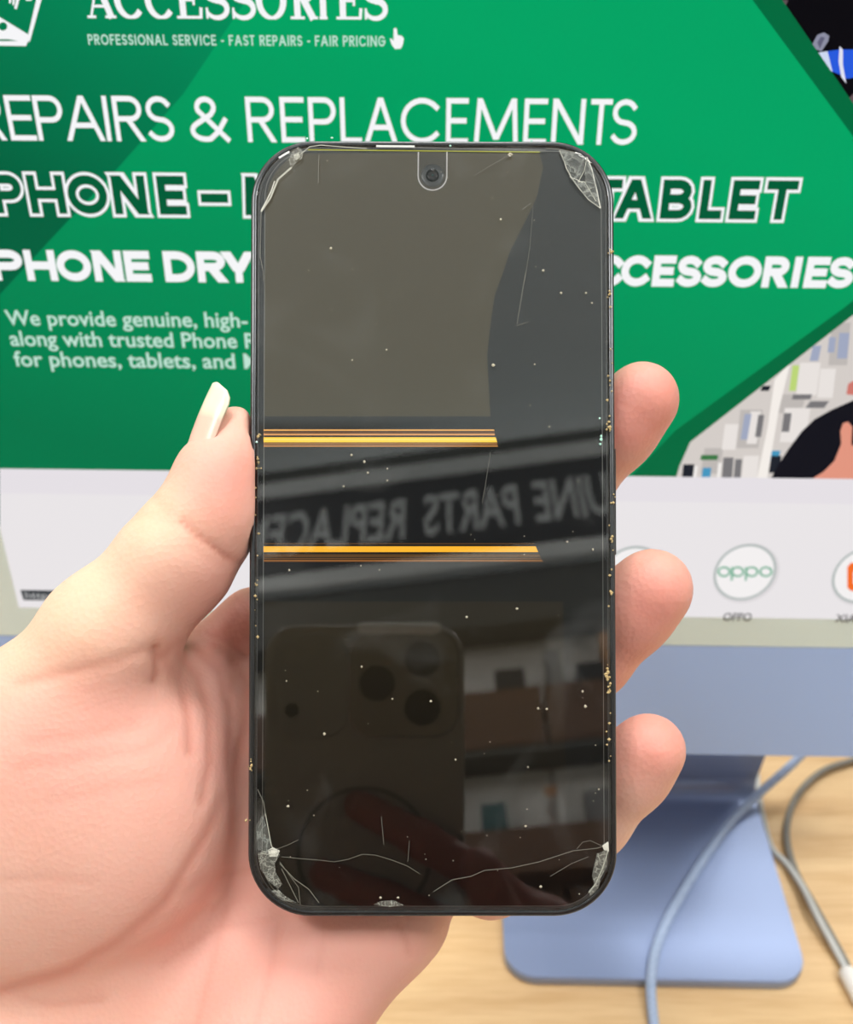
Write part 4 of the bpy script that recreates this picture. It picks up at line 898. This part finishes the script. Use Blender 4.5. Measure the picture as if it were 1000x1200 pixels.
h2 = smin(h2, F2.chain([k2(.052, .092, .0, .014), k2(.056, .13, .0, .017), k2(.075, .18, -.005, .022)]), .008)
h2 = smin(h2, F2.chain([k2(.050, .13, -.012, .013), k2(.033, .088, -.030, .010), k2(.022, .062, -.030, .008)]), .006)
V, Q = F2.mesh(h2); V = smooth(V, Q, 2)
# field Z axis here: negative = behind the camera phone's back? flip so fingers lie on the lens side
V[:, 2] = -V[:, 2]-.0125
V = V[:, [0, 1, 2]]; Q = Q[:, ::-1]
W2 = cs2w(V); o2 = W2.mean(0)
h2o = build_np('hand', W2-o2, Q, m_skin, None, np.tile(np.array(lin((150, 92, 80))), (len(V), 1))); h2o.location = tuple(o2)
tag(h2o, 'hand holding the dark camera phone, mirrored dimly in the cracked screen', 'hand')

# shop wall behind the photographer (seen mirrored)
WY, WYAW = -.98, math.radians(9)
def wall_thing(name, label, cat): return empty(name, (0, WY, 0), label, cat, rz=WYAW)
m_shelfback = mat('fitting_white', (236, 236, 232), .6); m_brown = mat('walnut_panel', (112, 74, 40), .5); m_dark = mat('fitting_dark', (74, 78, 74), .6); m_navy = mat('sign_navy', (10, 18, 30), .5)
m_strip = mat('added_strip_glow', (210, 212, 210), .5, emit=(150, 165, 170), es=.6)  # emission added so the grey strip and ledge mirror lighter
unit = empty('display_unit', (0, WY, -.045), 'tall shop display unit with walnut drawer fronts behind the photographer', 'shelf', rz=WYAW)
box('back_panel', -1.1, 1.1, -.32, -.30, FLOOR+.046, 2.34, m_shelfback, unit)
box('soffit', -1.1, 1.1, -.30, 0, 2.15, 2.215, m_dark, unit, .004)
box('added_glow_band', -1.1, 1.1, -.30, .0, 2.217, 2.344, mat('added_band_glow', (200, 200, 200), .6, emit=(188, 204, 206), es=.8), unit, .003)  # glowing band added to carry the bright ceiling reflection further down
box('pale_strip', -1.1, 1.1, -.30, .012, 2.085, 2.148, m_strip, unit, .004)
box('side_panel', -1.12, -1.101, -.32, .01, FLOOR+.046, 2.34, m_shelfback, unit, .003)
box('side_panel', 1.101, 1.12, -.32, .01, FLOOR+.046, 2.34, m_shelfback, unit, .003)
box('pelmet', -1.1, 1.1, -.30, -.005, 1.575, 1.735, m_dark, unit, .004)
box('ledge', -1.1, 1.1, -.30, .012, 1.737, 1.79, m_strip, unit, .004)
box('niche_back', -1.1, 1.1, -.07, -.06, 1.40, 1.574, m_shelfback, unit)
for i in range(5):
    x0_ = -1.1+i*.44
    d_ = box('drawer_front', x0_+.003, x0_+.437, -.30, 0, 1.262, 1.398, m_brown, unit, .004)
    box('niche_panel', x0_+.003, x0_+.437, -.06, -.05, 1.075, 1.258, m_shelfback, unit, .003)
    box('cupboard_front', x0_+.003, x0_+.437, -.30, .0, .30, .985, m_brown, unit, .004)
    box('base_front', x0_+.003, x0_+.437, -.30, .0, FLOOR+.046, .298, m_shelfback, unit, .004)
box('shelf_board', -1.1, 1.1, -.149, .0, 1.243, 1.260, m_dark, unit, .003)
box('counter', -1.1, 1.1, -.30, .03, .987, 1.072, m_brown, unit, .004)
sg = empty('shop_sign', (0, WY, 1.745), 'dark navy sign board with pale capital letters mirrored across the phone screen', 'sign', rz=WYAW)
box('board', -1.1, 1.1, -.02, .01, .001, .294, m_navy, sg, .004)
def wall_word(s_, x_left, x_right):
    cu = bpy.data.curves.new('lettering', 'FONT'); cu.body = s_; cu.size = 1; cu.offset = .018; cu.extrude = .0
    tmp = bpy.data.objects.new('tmp', cu); C.objects.link(tmp); dg = bpy.context.evaluated_depsgraph_get(); dg.update()
    me = bpy.data.meshes.new_from_object(tmp.evaluated_get(dg)); bpy.data.objects.remove(tmp)
    xs_ = [v.co.x for v in me.vertices]; a_, b_ = min(xs_), max(xs_)
    for v in me.vertices: v.co = Vector((x_left+(v.co.x-a_)/(b_-a_)*(x_right-x_left), .0115, .075+v.co.y/.72*.15))
    link('lettering', me, m_sgl, sg)
m_sgl = mat('sign_letters', (120, 124, 122), .5, emit=(215, 220, 218), es=1.1)
wall_word('GENUINE', .56, .252); wall_word('PARTS', .218, .012); wall_word('REPLACEMENTS', -.03, -.58)
items = [('black', (18, 18, 20)), ('teal', (40, 100, 105)), ('amber', (190, 130, 60)), ('grey', (130, 132, 134)), ('white', (225, 225, 222))]
for i, (x_, w_, h_, c_, z_, y_) in enumerate([(.165, .055, .05, 0, 1.401, -.025), (.245, .03, .09, 3, 1.401, -.025), (.31, .05, .045, 0, 1.401, -.025), (.345, .02, .12, 2, 1.401, -.025), (.12, .04, .075, 1, 1.073, -.025), (.20, .07, .08, 4, 1.073, -.025), (.215, .02, .10, 2, 1.073, -.025), (.29, .05, .085, 3, 1.073, -.025), (-.25, .06, .07, 4, 1.401, -.025), (.43, .05, .09, 4, 1.401, -.025)]):
    nm, cc_ = items[c_]
    t = empty('packet', (-math.sin(WYAW)*y_+math.cos(WYAW)*x_, WY+math.cos(WYAW)*y_+math.sin(WYAW)*x_, z_-.0444), '%s accessory box standing on the %s shelf behind the photographer, number %d along' % (nm, 'upper' if z_ > 1.2 else 'lower', i+1), 'box', 'accessory boxes on the display unit', rz=WYAW)
    t['label'] = {0: 'small black box on the upper shelf, nearer the sign letter P', 1: 'slim tall grey box between two black boxes on the upper shelf', 2: 'small black box on the upper shelf beside the amber one', 3: 'slim amber box on the upper shelf', 4: 'teal box on the lower shelf', 5: 'white box in the middle of the lower shelf', 6: 'slim amber box behind the white box on the lower shelf', 7: 'grey box on the lower shelf right of the white one', 8: 'white box at the far left of the upper shelf', 9: 'white box at the far right of the upper shelf'}[i]
    box('carton', -w_/2, w_/2, -.02, .02, 0, h_, mat('carton_'+nm, cc_, .5), t, .002)
